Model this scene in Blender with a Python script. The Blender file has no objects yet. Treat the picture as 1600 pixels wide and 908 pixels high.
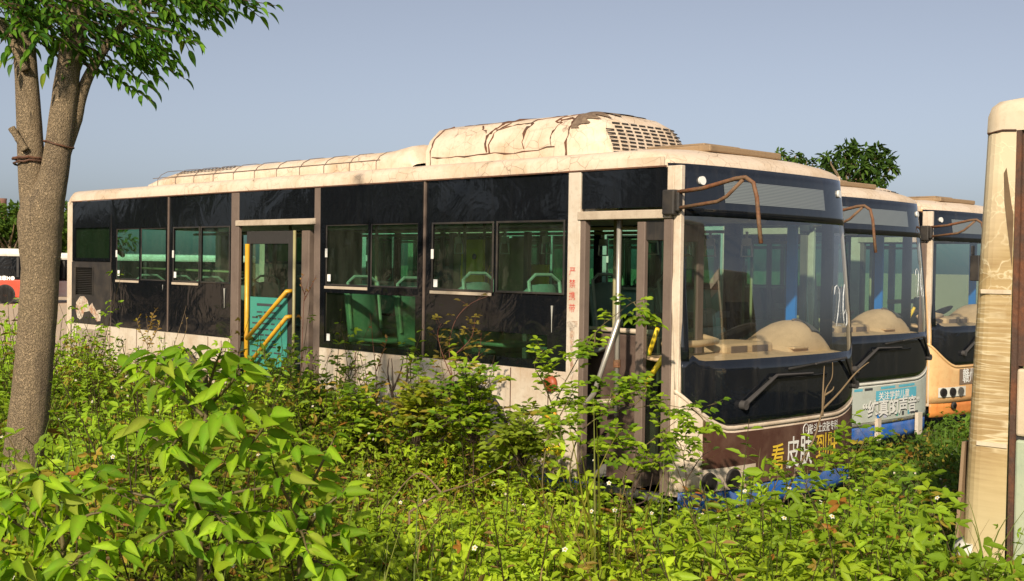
import bpy, bmesh, math, random
import numpy as np
from mathutils import Vector, Matrix
R = math.radians
PI = math.pi
random.seed(11)
rng = np.random.default_rng(7)
sc = bpy.context.scene
COL = sc.collection

# ------------------------------------------------------------------ camera frame
FPX = 1919.17
CAM = np.array([5.6357, -7.3114, 2.0901])
def cam_axes(yaw, pitch, roll):
    f = np.array([math.cos(yaw)*math.cos(pitch), math.sin(yaw)*math.cos(pitch), math.sin(pitch)])
    r = np.cross(f, [0, 0, 1]); r /= np.linalg.norm(r); u = np.cross(r, f)
    c, s = math.cos(roll), math.sin(roll)
    return c*r+s*u, -s*r+c*u, f
CR, CU, CF = cam_axes(R(135.866), R(-1.182), R(0.866))
def ray(px, py): return CF + CR*(px-800)/FPX - CU*(py-454)/FPX
def at(px, py, D): return CAM + D*ray(px, py)
def onY(px, py, y=0.0):
    d = ray(px, py); return CAM + d*(y-CAM[1])/d[1]
def onX(px, py, x=0.0):
    d = ray(px, py); return CAM + d*(x-CAM[0])/d[0]

# ------------------------------------------------------------------ object helpers
def tag(o, label=None, cat=None, group=None, kind=None):
    if label: o['label'] = label
    if cat: o['category'] = cat
    if group: o['group'] = group
    if kind: o['kind'] = kind
    return o
def empty(name, loc=(0, 0, 0), rz=0.0):
    o = bpy.data.objects.new(name, None); COL.objects.link(o)
    o.location = loc; o.rotation_euler = (0, 0, rz); o.empty_display_size = 0.2
    return o
def link(name, me, parent=None):
    o = bpy.data.objects.new(name, me); COL.objects.link(o)
    if parent: o.parent = parent
    return o
def copy_tree(o, parent=None):
    c = o.copy(); COL.objects.link(c)
    if parent: c.parent = parent
    for ch in list(o.children): copy_tree(ch, c)
    return c

class MB:
    def __init__(s): s.v = []; s.f = []; s.m = []
    def face(s, pts, mi=0):
        n = len(s.v); s.v += [tuple(map(float, p)) for p in pts]
        s.f.append(tuple(range(n, n+len(pts)))); s.m.append(mi); return s
    def box(s, x0, x1, y0, y1, z0, z1, mi=0):
        n = len(s.v)
        s.v += [(x, y, z) for x in (x0, x1) for y in (y0, y1) for z in (z0, z1)]
        for q in ((0,1,3,2),(4,6,7,5),(0,4,5,1),(2,3,7,6),(0,2,6,4),(1,5,7,3)):
            s.f.append(tuple(n+i for i in q)); s.m.append(mi)
        return s
    def obox(s, c, ax, ay, az, mi=0):           # oriented box, half-axes
        c, ax, ay, az = map(np.array, (c, ax, ay, az)); n = len(s.v)
        s.v += [tuple(c+i*ax+j*ay+k*az) for i in (-1,1) for j in (-1,1) for k in (-1,1)]
        for q in ((0,1,3,2),(4,6,7,5),(0,4,5,1),(2,3,7,6),(0,2,6,4),(1,5,7,3)):
            s.f.append(tuple(n+i for i in q)); s.m.append(mi)
        return s
    def tube(s, pts, r, n=8, mi=0, cap=True):
        pts = [np.array(p, float) for p in pts]; N = len(pts)
        rs = list(r) if hasattr(r, '__len__') else [r]*N
        d = [pts[min(i+1, N-1)]-pts[max(i-1, 0)] for i in range(N)]
        d = [x/(np.linalg.norm(x)+1e-9) for x in d]
        a = np.cross(d[0], [0, 0, 1.0]);
        if np.linalg.norm(a) < .1: a = np.cross(d[0], [1.0, 0, 0])
        base = len(s.v)
        for i in range(N):
            a = a-d[i]*np.dot(a, d[i]); a /= np.linalg.norm(a)+1e-9; b = np.cross(d[i], a)
            for k in range(n):
                t = 2*PI*k/n; s.v.append(tuple(pts[i]+rs[i]*(math.cos(t)*a+math.sin(t)*b)))
        for i in range(N-1):
            for k in range(n):
                k2 = (k+1) % n
                s.f.append((base+i*n+k, base+i*n+k2, base+(i+1)*n+k2, base+(i+1)*n+k)); s.m.append(mi)
        if cap:
            s.f.append(tuple(base+k for k in range(n))[::-1]); s.m.append(mi)
            s.f.append(tuple(base+(N-1)*n+k for k in range(n))); s.m.append(mi)
        return s
    def disc(s, c, axis, r, th, n=24, mi=0):
        c = np.array(c, float); ax = np.array(axis, float); ax /= np.linalg.norm(ax)
        return s.tube([c-ax*th/2, c+ax*th/2], r, n, mi)
    def lathe(s, c, axis, prof, n=28, mi=0):     # prof: (offset along axis, radius)
        c = np.array(c, float); ax = np.array(axis, float)
        return s.tube([c+ax*o for o, r in prof], [max(r, 1e-4) for o, r in prof], n, mi)
    def grid(s, fn, us, vs, mi=0, flip=False):
        n = len(s.v); nu, nv = len(us), len(vs)
        s.v += [tuple(map(float, fn(u, v))) for u in us for v in vs]
        for i in range(nu-1):
            for j in range(nv-1):
                q = (n+i*nv+j, n+(i+1)*nv+j, n+(i+1)*nv+j+1, n+i*nv+j+1)
                s.f.append(q[::-1] if flip else q); s.m.append(mi)
        return s
    def holed(s, x0, x1, z0, z1, y0, y1, holes, mi=0):   # slab in the XZ plane with rectangular holes
        xs = sorted({x0, x1, *[h[i] for h in holes for i in (0, 1)]}); zs = sorted({z0, z1, *[h[i] for h in holes for i in (2, 3)]})
        xs = [x for x in xs if x0 <= x <= x1]; zs = [z for z in zs if z0 <= z <= z1]
        idx = {}
        def V(x, y, z):
            k = (x, y, z)
            if k not in idx: idx[k] = len(s.v); s.v.append(k)
            return idx[k]
        def solid(i, j):
            if not (0 <= i < len(xs)-1 and 0 <= j < len(zs)-1): return False
            cx, cz = (xs[i]+xs[i+1])/2, (zs[j]+zs[j+1])/2
            return not any(h[0] < cx < h[1] and h[2] < cz < h[3] for h in holes)
        for i in range(len(xs)-1):
            for j in range(len(zs)-1):
                if not solid(i, j): continue
                a, b, c, d = xs[i], xs[i+1], zs[j], zs[j+1]
                fs = [((a,y0,c),(b,y0,c),(b,y0,d),(a,y0,d)), ((a,y1,c),(a,y1,d),(b,y1,d),(b,y1,c))]
                if not solid(i-1, j): fs.append(((a,y0,c),(a,y0,d),(a,y1,d),(a,y1,c)))
                if not solid(i+1, j): fs.append(((b,y0,c),(b,y1,c),(b,y1,d),(b,y0,d)))
                if not solid(i, j-1): fs.append(((a,y0,c),(a,y1,c),(b,y1,c),(b,y0,c)))
                if not solid(i, j+1): fs.append(((a,y0,d),(b,y0,d),(b,y1,d),(a,y1,d)))
                for q in fs: s.f.append(tuple(V(*p) for p in q)); s.m.append(mi)
        return s
    def build(s, name, mats, parent=None, smooth=False, bevel=0.0, solid=0.0, auto=None):
        me = bpy.data.meshes.new(name); me.from_pydata(s.v, [], s.f)
        mats = mats if isinstance(mats, (list, tuple)) else [mats]
        for m in mats: me.materials.append(m)
        if len(mats) > 1: me.polygons.foreach_set('material_index', s.m)
        if smooth: me.polygons.foreach_set('use_smooth', [True]*len(me.polygons))
        me.update()
        if auto: 
            bm = bmesh.new(); bm.from_mesh(me); bmesh.ops.recalc_face_normals(bm, faces=bm.faces)
            for e in bm.edges:
                if len(e.link_faces) == 2 and e.calc_face_angle(0) > auto: e.smooth = False
            bm.to_mesh(me); bm.free()
        o = link(name, me, parent)
        if solid:
            m = o.modifiers.new('thickness', 'SOLIDIFY'); m.thickness = solid; m.offset = -1
        if bevel:
            m = o.modifiers.new('bevel', 'BEVEL'); m.width = bevel; m.segments = 2; m.limit_method = 'ANGLE'
        return o

# ------------------------------------------------------------------ materials
class NT:
    def __init__(s, name):
        s.m = bpy.data.materials.new(name); s.m.use_nodes = True
        s.t = s.m.node_tree; s.t.nodes.clear()
        s.out = s.n('ShaderNodeOutputMaterial')
    def n(s, typ, **kw):
        o = s.t.nodes.new(typ)
        for k, v in kw.items():
            if k.startswith('_'): setattr(o, k[1:], v)
            else:
                i = o.inputs[int(k[1:])] if k[0] == 'i' and k[1:].isdigit() else o.inputs[k.replace('__', ' ')]
                if isinstance(v, bpy.types.NodeSocket): s.t.links.new(v, i)
                else: i.default_value = v
        return o
    def l(s, a, b): s.t.links.new(a, b)
    def coord(s, scale=(1, 1, 1)):
        c = s.n('ShaderNodeTexCoord'); mp = s.n('ShaderNodeMapping', Vector=c.outputs['Object'], Scale=scale); return mp.outputs[0]
    def noise(s, vec, scale, detail=5, rough=.55, dist=0.0):
        return s.n('ShaderNodeTexNoise', Vector=vec, Scale=scale, Detail=detail, Roughness=rough, Distortion=dist).outputs[0]
    def ramp(s, fac, a, b, c0=(0,0,0,1), c1=(1,1,1,1)):
        r = s.n('ShaderNodeValToRGB', Fac=fac); e = r.color_ramp.elements
        e[0].position = a; e[1].position = b; e[0].color = c0; e[1].color = c1; return r.outputs[0]
    def mix(s, fac, a, b, mode='MIX'):
        m = s.n('ShaderNodeMix', _data_type='RGBA', _blend_type=mode)
        for i, v in ((0, fac), (6, a), (7, b)):
            if isinstance(v, bpy.types.NodeSocket): s.t.links.new(v, m.inputs[i])
            else: m.inputs[i].default_value = v
        return m.outputs[2]
    def math(s, op, a, b=0.0):
        m = s.n('ShaderNodeMath', _operation=op)
        for i, v in ((0, a), (1, b)):
            if isinstance(v, bpy.types.NodeSocket): s.t.links.new(v, m.inputs[i])
            else: m.inputs[i].default_value = v
        return m.outputs[0]
    def bump(s, h, strength=.3, dist=.01):
        return s.n('ShaderNodeBump', Height=h, Strength=strength, Distance=dist).outputs[0]
    def surf(s, sh): s.l(sh, s.out.inputs[0]); return s.m
def c4(c): return (c[0], c[1], c[2], 1.0)
MATS = {}
def paint(name, col, dirt=(.16,.11,.07), amt=.5, rough=.45, scale=3.0, streak=True, crack=0.0, bump=.15, metal=0.0, coat=0.0):
    """weathered paint: blotches, vertical run marks, fine speckle, optional craquelure"""
    if name in MATS: return MATS[name]
    n = NT(name); v = n.coord()
    big = n.ramp(n.noise(v, scale, 6, .65), .45, .75)
    fine = n.ramp(n.noise(v, scale*14, 4, .7), .52, .8)
    base = n.mix(n.math('MULTIPLY', big, amt), c4(col), c4(dirt))
    base = n.mix(n.math('MULTIPLY', fine, amt*.45), base, c4([x*.6 for x in dirt]))
    if streak:
        vs = n.coord((9, 9, .5)); st = n.ramp(n.noise(vs, 2.2, 5, .7), .56, .82)
        base = n.mix(n.math('MULTIPLY', st, amt*.8), base, c4(dirt))
    h = n.noise(v, scale*9, 4)
    if crack:
        wv = n.mix(.12, v, n.n('ShaderNodeTexNoise', Vector=v, Scale=3.0, Detail=3.0).outputs[1], 'ADD')
        vo = n.n('ShaderNodeTexVoronoi', Vector=wv, Scale=crack, _feature='DISTANCE_TO_EDGE').outputs[0]
        ln = n.ramp(vo, .0, .022, (1,1,1,1), (0,0,0,1))
        sel = n.ramp(n.noise(v, 1.3, 3), .42, .58)
        base = n.mix(n.math('MULTIPLY', ln, n.math('MULTIPLY', sel, .8)), base, (.09,.05,.03,1))
    b = n.n('ShaderNodeBsdfPrincipled', Base__Color=base, Roughness=n.ramp(big, 0, 1, (rough,)*3+(1,), (min(1, rough+.3),)*3+(1,)), Metallic=metal, Normal=n.bump(h, bump, .004))
    b.inputs['Coat Weight'].default_value = coat
    MATS[name] = n.surf(b.outputs[0]); return MATS[name]
def plain(name, col, rough=.6, metal=0.0, amt=.3):
    return paint(name, col, [x*.45 for x in col], amt, rough, 5.0, False, 0, .08, metal)
def rusty(name, col=(.22,.13,.07), col2=(.34,.10,.025), thr=.42):
    if name in MATS: return MATS[name]
    n = NT(name); v = n.coord((1,1,1))
    a = n.ramp(n.noise(v, 6, 6, .7), thr, thr+.2); b_ = n.ramp(n.noise(v, 38, 4, .7), .45, .7)
    base = n.mix(a, c4(col), c4(col2)); base = n.mix(n.math('MULTIPLY', b_, .7), base, (.07,.03,.018,1))
    b = n.n('ShaderNodeBsdfPrincipled', Base__Color=base, Roughness=.75, Normal=n.bump(b_, .4, .004))
    MATS[name] = n.surf(b.outputs[0]); return MATS[name]
def glass(name, tint, ior=1.7, dust=.06, wav=.012, wscale=4.0, dustcol=(.55,.5,.4)):
    """thin dirty pane: tinted see-through, mirror reflection by angle, a film of dust"""
    if name in MATS: return MATS[name]
    n = NT(name); v = n.coord(); g = n.n('ShaderNodeNewGeometry')
    bp = n.n('ShaderNodeBump', Height=n.noise(v, wscale, 2, .4), Strength=1.0, Distance=wav).outputs[0]
    tr = n.n('ShaderNodeBsdfTransparent', Color=c4(tint)); gl = n.n('ShaderNodeBsdfGlossy', Roughness=.02, Normal=bp)
    dt = n.n('ShaderNodeVectorMath', _operation='DOT_PRODUCT'); n.l(g.outputs['Normal'], dt.inputs[0]); n.l(g.outputs['Incoming'], dt.inputs[1])
    f0 = ((ior-1)/(ior+1))**2                       # same reflection from either side of the pane
    sch = n.math('POWER', n.math('SUBTRACT', 1.0, n.math('ABSOLUTE', dt.outputs['Value'])), 5.0)
    fr = n.math('ADD', n.math('MULTIPLY', sch, 1-f0), f0)
    m1 = n.n('ShaderNodeMixShader', i0=fr, i1=tr.outputs[0], i2=gl.outputs[0])
    df = n.n('ShaderNodeBsdfDiffuse', Color=c4(dustcol))
    vs = n.coord((6, 6, .8)); du = n.math('MULTIPLY', n.ramp(n.noise(vs, 2.0, 6, .7), .35, .8), dust*2)
    m2 = n.n('ShaderNodeMixShader', i0=n.math('ADD', du, dust*.5), i1=m1.outputs[0], i2=df.outputs[0])
    MATS[name] = n.surf(m2.outputs[0]); return MATS[name]
def blackglass(name, col=(.006,.007,.009), wav=.02, ior=1.5, wscale=3.0, dust=.5):
    if name in MATS: return MATS[name]
    n = NT(name); v = n.coord((1, 1, 1))
    vw = n.coord((1.0, 1.0, .35))
    h = n.math('ADD', n.noise(v, wscale, 3, .5, 1.5), n.math('MULTIPLY', n.noise(vw, wscale*5, 2, .5, 1.0), .12))
    bp = n.n('ShaderNodeBump', Height=h, Strength=1.0, Distance=wav).outputs[0]
    vs = n.coord((7, 7, .7)); d = n.ramp(n.noise(vs, 1.6, 6, .7), .5, .85); sp = n.ramp(n.noise(v, 60, 3, .6), .62, .72)
    base = n.mix(n.math('MULTIPLY', d, .10*dust), c4(col), (.35,.30,.24,1)); base = n.mix(n.math('MULTIPLY', sp, .07*dust), base, (.5,.45,.38,1))
    b = n.n('ShaderNodeBsdfPrincipled', Base__Color=base, Roughness=n.ramp(d, 0, 1, (.05,)*3+(1,), (.16,)*3+(1,)), IOR=ior, Normal=bp)
    MATS[name] = n.surf(b.outputs[0]); return MATS[name]
def leafmat(name, trans=.45, rough=.5, spec=.3, hue=None):
    """leaf tissue: colour from the plant's own 'col' attribute, lets light through, slightly glossy"""
    if name in MATS: return MATS[name]
    n = NT(name); at_ = n.n('ShaderNodeAttribute', _attribute_name='col'); v = n.coord()
    base = n.mix(n.math('MULTIPLY', n.ramp(n.noise(v, 55, 3), .4, .75), .35), at_.outputs[0], (.28,.30,.04,1), 'MIX') if hue else at_.outputs[0]
    b = n.n('ShaderNodeBsdfPrincipled', Base__Color=base, Roughness=rough); b.inputs['Specular IOR Level'].default_value = spec
    tcol = n.mix(1.0, base, (1.5,1.35,.45,1), 'MULTIPLY')
    t = n.n('ShaderNodeBsdfTranslucent', Color=tcol)
    mx = n.n('ShaderNodeMixShader', i0=trans, i1=b.outputs[0], i2=t.outputs[0])
    MATS[name] = n.surf(mx.outputs[0]); return MATS[name]

CREAM = paint('cream_paint', (.66,.55,.43), (.34,.22,.12), .75, .45, 2.2)
CREAM_ROOF = paint('cream_roof_paint', (.68,.55,.42), (.42,.28,.15), .75, .5, 2.6, True, 7.0)
PANELWHITE = paint('white_skirt_paint', (.60,.52,.42), (.36,.22,.11), .85, .5, 2.0)
BLUEPAINT = paint('blue_skirt_paint', (.02,.13,.50), (.30,.27,.22), .55, .45, 6.0)
BROWNAD = paint('brown_banner_film', (.085,.038,.027), (.20,.12,.08), .6, .42, 3.5)
ORANGE = paint('orange_paint', (.70,.28,.07), (.50,.12,.03), .7, .4, 1.4)
GREYBROWN = paint('grey_brown_metal', (.17,.125,.10), (.09,.06,.045), .6, .45, 4)
HEADER = paint('dull_cream_trim', (.50,.41,.31), (.22,.15,.09), .6, .5, 5)
DARKPLASTIC = paint('dark_plastic', (.022,.02,.019), (.10,.075,.05), .5, .5, 4)
RUBBER = plain('black_rubber', (.018,.017,.016), .8)
MATTEDARK = plain('matte_dark', (.03,.027,.025), .7)
RUST = rusty('rusty_tube', (.15,.095,.05), (.20,.075,.028))
RUSTDARK = rusty('dark_rust', (.075,.042,.028), (.16,.06,.025))
RUSTPATCH = rusty('rust_patch', (.58,.50,.40), (.40,.15,.05), .47)
YELLOW = paint('yellow_tube_paint', (.62,.33,.02), (.30,.14,.02), .45, .4, 9)
YELLOWBOARD = plain('yellow_board', (.75,.55,.02), .5)
STEEL = plain('dull_steel', (.50,.46,.40), .35, .6)
KHAKI = plain('khaki_tube', (.30,.27,.13), .45)
SEATM = plain('green_grey_seat', (.20,.25,.205), .5)
SEATRIM = plain('seat_trim', (.42,.42,.34), .5)
INTLIGHT = plain('interior_lining', (.74,.73,.66), .6)
INTDARK = plain('interior_dark', (.10,.098,.088), .7)
FLOORM = plain('worn_floor', (.24,.235,.21), .7)
DASH = paint('cream_dashboard', (.66,.47,.27), (.30,.20,.10), .5, .55, 5, False)
BROWNBOARD = paint('brown_partition', (.085,.055,.045), (.16,.11,.08), .6, .5, 4)
BLUEPOST = plain('bright_blue_post', (.01,.20,.62), .4)
BLACKGL = blackglass('black_side_glass', wav=.004, wscale=2.0, dust=.12)
BLACKFRONT = blackglass('black_front_glass', (.008,.010,.014), .004, 1.75, 2.0, .6)
WINGREEN = glass('green_window_glass', (.68,.86,.78), 1.40, .012, .004)
WINDARK = glass('lower_window_glass', (.58,.76,.62), 1.38, .005, .004)
SCREEN = glass('windscreen_glass', (.90,.93,.91), 2.7, .016, .002, 1.5)
DOORGL = glass('door_glass', (.70,.84,.76), 1.42, .01, .004)
WHITEMARK = plain('white_marking', (.80,.79,.75), .6, 0, .2)
YELLOWMARK = plain('yellow_marking', (.75,.52,.04), .6, 0, .2)
REDMARK = plain('red_marking', (.55,.05,.03), .6, 0, .3)
DARKMARK = plain('dark_marking', (.05,.055,.06), .6)
LAMPWHITE = plain('lamp_white', (.75,.73,.68), .3)
def chalkmat():
    n = NT('chalk_marking'); v = n.coord(); al = n.ramp(n.noise(v, 30, 5, .7), .35, .65, (.15,)*3+(1,), (.75,)*3+(1,))
    m = n.n('ShaderNodeMixShader', i0=al, i1=n.n('ShaderNodeBsdfTransparent').outputs[0], i2=n.n('ShaderNodeBsdfDiffuse', Color=(.75,.78,.80,1)).outputs[0]); return n.surf(m.outputs[0])
CHALK = chalkmat()
TYRE = plain('tyre_rubber', (.02,.019,.018), .9)

# ------------------------------------------------------------------ lettering
FONT = None
def text_pts(s, size, align='LEFT', bold=0.0):
    cu = bpy.data.curves.new('lettering', 'FONT'); cu.body = s; cu.size = size; cu.align_x = align
    cu.offset = bold; cu.resolution_u = 3
    o = bpy.data.objects.new('lettering', cu); COL.objects.link(o)
    bpy.context.view_layer.update()
    me = bpy.data.meshes.new_from_object(o.evaluated_get(bpy.context.evaluated_depsgraph_get()))
    bpy.data.objects.remove(o); bpy.data.curves.remove(cu)
    return me
def text_on(name, s, size, fn, mat, parent, align='LEFT', bold=0.0, sx=1.0):
    """lettering laid on a surface: fn(u, v) -> point"""
    me = text_pts(s, size, align, bold); me.name = name
    bm = bmesh.new(); bm.from_mesh(me)
    bmesh.ops.triangulate(bm, faces=bm.faces); bm.to_mesh(me); bm.free()
    for v in me.vertices: v.co = Vector([float(x) for x in fn(v.co.x*sx, v.co.y)])
    me.materials.clear(); me.materials.append(mat)
    return link(name, me, parent)
# ------------------------------------------------------------------ city bus (all three in the row share one body)
LEN = 10.5; WID = 2.5
def Xf(y):
    a = min(1.0, abs((y-1.25)/1.25)); return -.13+.13*math.sqrt(max(0, 1-a**5))+.06*(1-a*a)
def rake(z): return 0.0 if z < 1.1 else .17*((z-1.1)/1.8)**1.5
def FP(y, z, off=0.0):
    x = Xf(y)-rake(z)
    if off:
        e = 1e-3; y0, y1 = max(0, y-e), min(2.5, y+e)
        dx = (Xf(y1)-Xf(y0)); dy = y1-y0
        nx, ny = dy, -dx
        if y < 1e-3: nx, ny = .3, -.95
        if y > 2.499: nx, ny = .3, .95
        l = math.hypot(nx, ny); return (x+off*nx/l, y+off*ny/l, z)
    return (x, y, z)
def ysamp(y0, y1, n=36):
    ys = [1.25-1.25*math.cos(PI*i/n) for i in range(n+1)]
    return [y0]+[y for y in ys if y0+.002 < y < y1-.002]+[y1]
def ztrim(y):
    d = min(y, 2.5-y); k = .30 if y < 1.25 else .12
    return .855+(k*((.5-d)/.5)**1.7 if d < .5 else 0)
def patch(mb, y0, y1, zlo, zhi, nz=6, off=0.0, mi=0):
    ys = ysamp(y0, y1)
    def fn(y, t):
        a = zlo(y) if callable(zlo) else zlo; b = zhi(y) if callable(zhi) else zhi
        return FP(y, a+(b-a)*t, off)
    return mb.grid(fn, ys, [i/nz for i in range(nz+1)], mi)
def zroof(y):
    d = min(y, 2.5-y)
    for (a, za), (b, zb) in zip(ROOFP[:-1], ROOFP[1:]):
        if a <= d <= b: return za+(zb-za)*(d-a)/(b-a+1e-9)
    return ROOFP[-1][1]
ROOFP = [(0, 2.93), (.012, 2.955), (.04, 2.985), (.10, 3.005), (.25, 3.025), (.6, 3.045), (1.25, 3.055)]
W1 = [(-9.17, -8.55, 1.835, 2.48), (-8.52, -7.88, 1.835, 2.48)]
W2 = [(-7.72, -7.11, 1.835, 2.48), (-7.08, -6.45, 1.835, 2.48)]
W3 = [(-4.61, -3.90, 1.86, 2.47), (-3.87, -3.15, 1.86, 2.47)]
W3L = [(-4.62, -3.18, 1.285, 1.785)]
W4 = [(-2.96, -2.14, 1.855, 2.465), (-2.10, -1.29, 1.855, 2.465)]
W4L = [(-2.88, -1.48, 1.30, 1.51)]

def make_bus(name, label, loc, rz=0.0, skin=None, style='first', group=None):
    root = empty(name, loc, rz); tag(root, label, 'bus', group)
    S = dict(cream=CREAM, skirt=PANELWHITE, low=BLUEPAINT, roof=CREAM_ROOF, pane=BLACKGL); S.update(skin or {})
    first = style == 'first'
    # ---- roof shell
    m = MB(); xs = [-10.56, -10.5, -8, -5.5, -3, -1.2, -.62]
    prof = [(y, zroof(y)) for y in [0, .012, .04, .10, .25, .6, 1.25, 1.9, 2.25, 2.4, 2.46, 2.488, 2.5]]
    prof = [(-.006, 2.862), (-.006, 2.93)]+prof[1:-1]+[(2.506, 2.93), (2.506, 2.862)]
    def rf(x, i):
        y, z = prof[int(i)]; k = .05 if x < -10.55 else 0
        return (x, y, z-k)
    m.grid(rf, xs, range(len(prof)), 0, True)
    n = 8; ys = ysamp(0, 2.5)
    def dome(y, t):
        a = FP(y, 2.885); yy = -.006 if y < .001 else (2.506 if y > 2.499 else y)
        b = (-.62, yy, zroof(y)); s = t*PI/2
        return (a[0]+(b[0]-a[0])*(1-math.cos(s)), yy, a[2]+(b[2]-a[2])*math.sin(s))
    m.grid(dome, ys, [i/n for i in range(n+1)])
    m.box(-10.56, -10.5, .02, 2.48, 2.80, 2.86); m.box(-.63, -.262, -.0065, .004, 2.862, 2.931); m.box(-.63, -.262, 2.496, 2.5065, 2.862, 2.931)
    roof = m.build('roof', S['roof'], root, True, auto=R(50))
    # gutter lip under the cantrail
    m = MB(); m.box(-10.48, -.24, -.012, .002, 2.852, 2.864); m.build('rain_gutter', RUSTDARK, root)
    # ---- near side skirt with wheel arches
    def zlo(x):
        z = .36
        for cx in (-7.5, -2.45):
            d = abs(x-cx)
            if d < .56: z = max(z, .5+math.sqrt(.56**2-d*d)*.98)
        return z
    m = MB()
    for a, b in ((-10.5, -6.42), (-4.80, -1.13)):
        nn = int((b-a)/.05); us = [a+(b-a)*i/nn for i in range(nn+1)]
        m.grid(lambda x, t: (x, 0, zlo(x)+(1.222-zlo(x))*t), us, [0, .5, 1], 0, False)
    sk = m.build('skirt_panel', S['skirt'], root, solid=.03)
    for x in (-9.34, -8.62, -7.9, -6.9, -4.1, -3.3, -1.9, -1.45): MB().box(x-.004, x+.004, -.004, .0, zlo(x)+.01, 1.215).build('panel_joint', RUSTDARK, root)
    for cx in (-7.5, -2.45):
        m = MB(); arc = [(cx+.56*math.cos(t), -.006, .5+.55*math.sin(t)) for t in [PI*i/24 for i in range(25)]]
        m.tube(arc, .016, 6); m.build('wheel_arch_lip', RUBBER, root)
        m = MB(); m.grid(lambda t, y: (cx+.57*math.cos(t), y, .5+.56*math.sin(t)), [PI*i/16 for i in range(17)], [.01, .55]); m.build('wheel_housing', MATTEDARK, root)
    MB().box(-10.5, -6.42, .004, .05, .22, .352).build('lower_skirt', S['low'], root); MB().box(-4.8, -1.13, .004, .05, .22, .352).build('lower_skirt', S['low'], root)
    # ---- wheels
    for cx in (-7.5, -2.45):
        for cy in (.17, 2.33):
            s = -1 if cy < 1 else 1
            t = MB().lathe((cx, cy, .48), (0, s, 0), [(-.13,.30),(-.13,.44),(-.11,.475),(0,.48),(.11,.475),(.13,.44),(.13,.29)]).build('wheel', TYRE, root, True, auto=R(40))
            MB().lathe((cx, cy, .48), (0, s, 0), [(.10,.30),(.132,.29),(.11,.24),(.06,.22),(.07,.12),(.13,.10),(.135,.0)]).build('rim', plain('dusty_rim',(.055,.048,.04),.8), t, True, auto=R(40))
    # ---- near side glazing band: opaque black panes with see-through windows
    panes = [(-9.30, -7.855, W1), (-7.835, -6.43, W2), (-4.70, -3.085, W3+W3L), (-3.062, -1.255, W4+W4L)]
    for i, (a, b, hs) in enumerate(panes):
        p = MB().holed(a, b, 1.228, 2.85, 0, .02, hs).build('black_side_pane', S['pane'], root)
        p.location.x = 0; p.rotation_euler = (R((.35, -.2, .3, -.3)[i]), 0, 0)
    MB().holed(-10.46, -9.30, 1.226, 2.85, .03, .05, []).build('inner_side_lining', MATTEDARK, root)
    for grp in (W1, W2, W3, W3L, W4, W4L):
        for j, (a, b, c, d) in enumerate(grp):
            low = grp in (W3L, W4L)
            w = MB().box(a-.01, b+.01, .022, .027, c-.01, d+.01).build('window', WINDARK if low else WINGREEN, root)
            if not low:
                f = MB(); t = .014
                f.box(a-.004, a+t, -.006, .004, c-.004, d+.004); f.box(b-t, b+.004, -.006, .004, c-.004, d+.004)
                f.box(a+t, b-t, -.006, .004, d-t, d+.004); f.box(a+t, b-t, -.006, .004, c-.004, c+t)
                f.build('window_frame', DARKPLASTIC, w, bevel=.003)
                if j == 0:
                    MB().box(a-.01, b-.01, -.014, -.006, c-.035, c-.008).build('sill_strip', HEADER, w)
                    MB().box(a+.005, a+.035, -.02, -.006, c+.28, c+.37).build('latch', LAMPWHITE, w, bevel=.004)
    for x in (-9.315, -7.845, -3.073): MB().box(x-.011, x+.011, -.004, .03, 1.228, 2.85).build('pane_joint', GREYBROWN, root)
    # ---- rear corner, grille, quarter window
    m = MB(); m.box(-10.62, -10.47, .0, 2.5, .42, 1.62); m.box(-10.62, -10.47, .0, 2.5, 2.52, 2.86); m.box(-10.62, -10.47, 0, .22, 1.62, 2.52); m.box(-10.62, -10.47, 2.28, 2.5, 1.62, 2.52); m.build('rear_body', S['cream'], root)
    MB().box(-10.56, -10.55, .2, 2.3, 1.6, 2.54).build('added_rear_window', WINGREEN, root)  # added opening in the unseen back wall; its daylight brightens the interior
    MB().box(-10.66, -10.61, .12, .55, .75, 1.12).build('tail_lamp', REDMARK, root, bevel=.02)
    MB().holed(-10.465, -9.32, 2.06, 2.85, 0, .02, [(-10.40, -9.38, 2.10, 2.50)]).build('quarter_pane', BLACKGL, root)
    MB().box(-10.41, -9.37, .022, .027, 2.09, 2.51).build('quarter_window', WINDARK, root)
    MB().tube([(-10.2, .2, 2.44), (-9.4, .2, 2.14)], .03).build('handrail', YELLOW, root)
    gp = MB().holed(-10.465, -9.32, 1.228, 2.05, -.006, .02, [(-10.33, -9.83, 1.61, 1.97)]).build('vent_panel', DARKPLASTIC, root)
    m = MB()
    for i in range(15):
        z = 1.62+.024*i; m.face([(-10.33, .012, z), (-9.83, .012, z), (-9.83, -.012, z+.019), (-10.33, -.012, z+.019)])
    m.box(-10.345, -10.33, -.016, .01, 1.60, 1.98); m.box(-9.83, -9.815, -.016, .01, 1.60, 1.98)
    m.build('louvre', DARKPLASTIC, gp, solid=.003)
    if first:
        for pts in ([(-10.32,1.50),(-10.2,1.585),(-10.08,1.59),(-9.98,1.54),(-9.93,1.46),(-9.92,1.40),(-10.02,1.385),(-10.08,1.38),(-10.12,1.31),(-10.2,1.275),(-10.28,1.30),(-10.33,1.40)],
                    [(-9.93,1.46),(-9.84,1.51),(-9.8,1.47),(-9.72,1.41),(-9.6,1.43),(-9.58,1.36),(-9.6,1.28),(-9.7,1.27),(-9.78,1.33),(-9.86,1.37),(-9.92,1.40)]):
            m = MB(); m.face([(x, -.0085, z) for x, z in pts]); m.build('bare_patch', RUSTPATCH, gp)
        m = MB()
        for i in range(26): x = -10.3+i*.0335; m.box(x, x+.009, -.006, .0, .62, 1.16)
        m.build('engine_grille', plain('grille_slat', (.20,.16,.12), .6), root)
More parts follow.
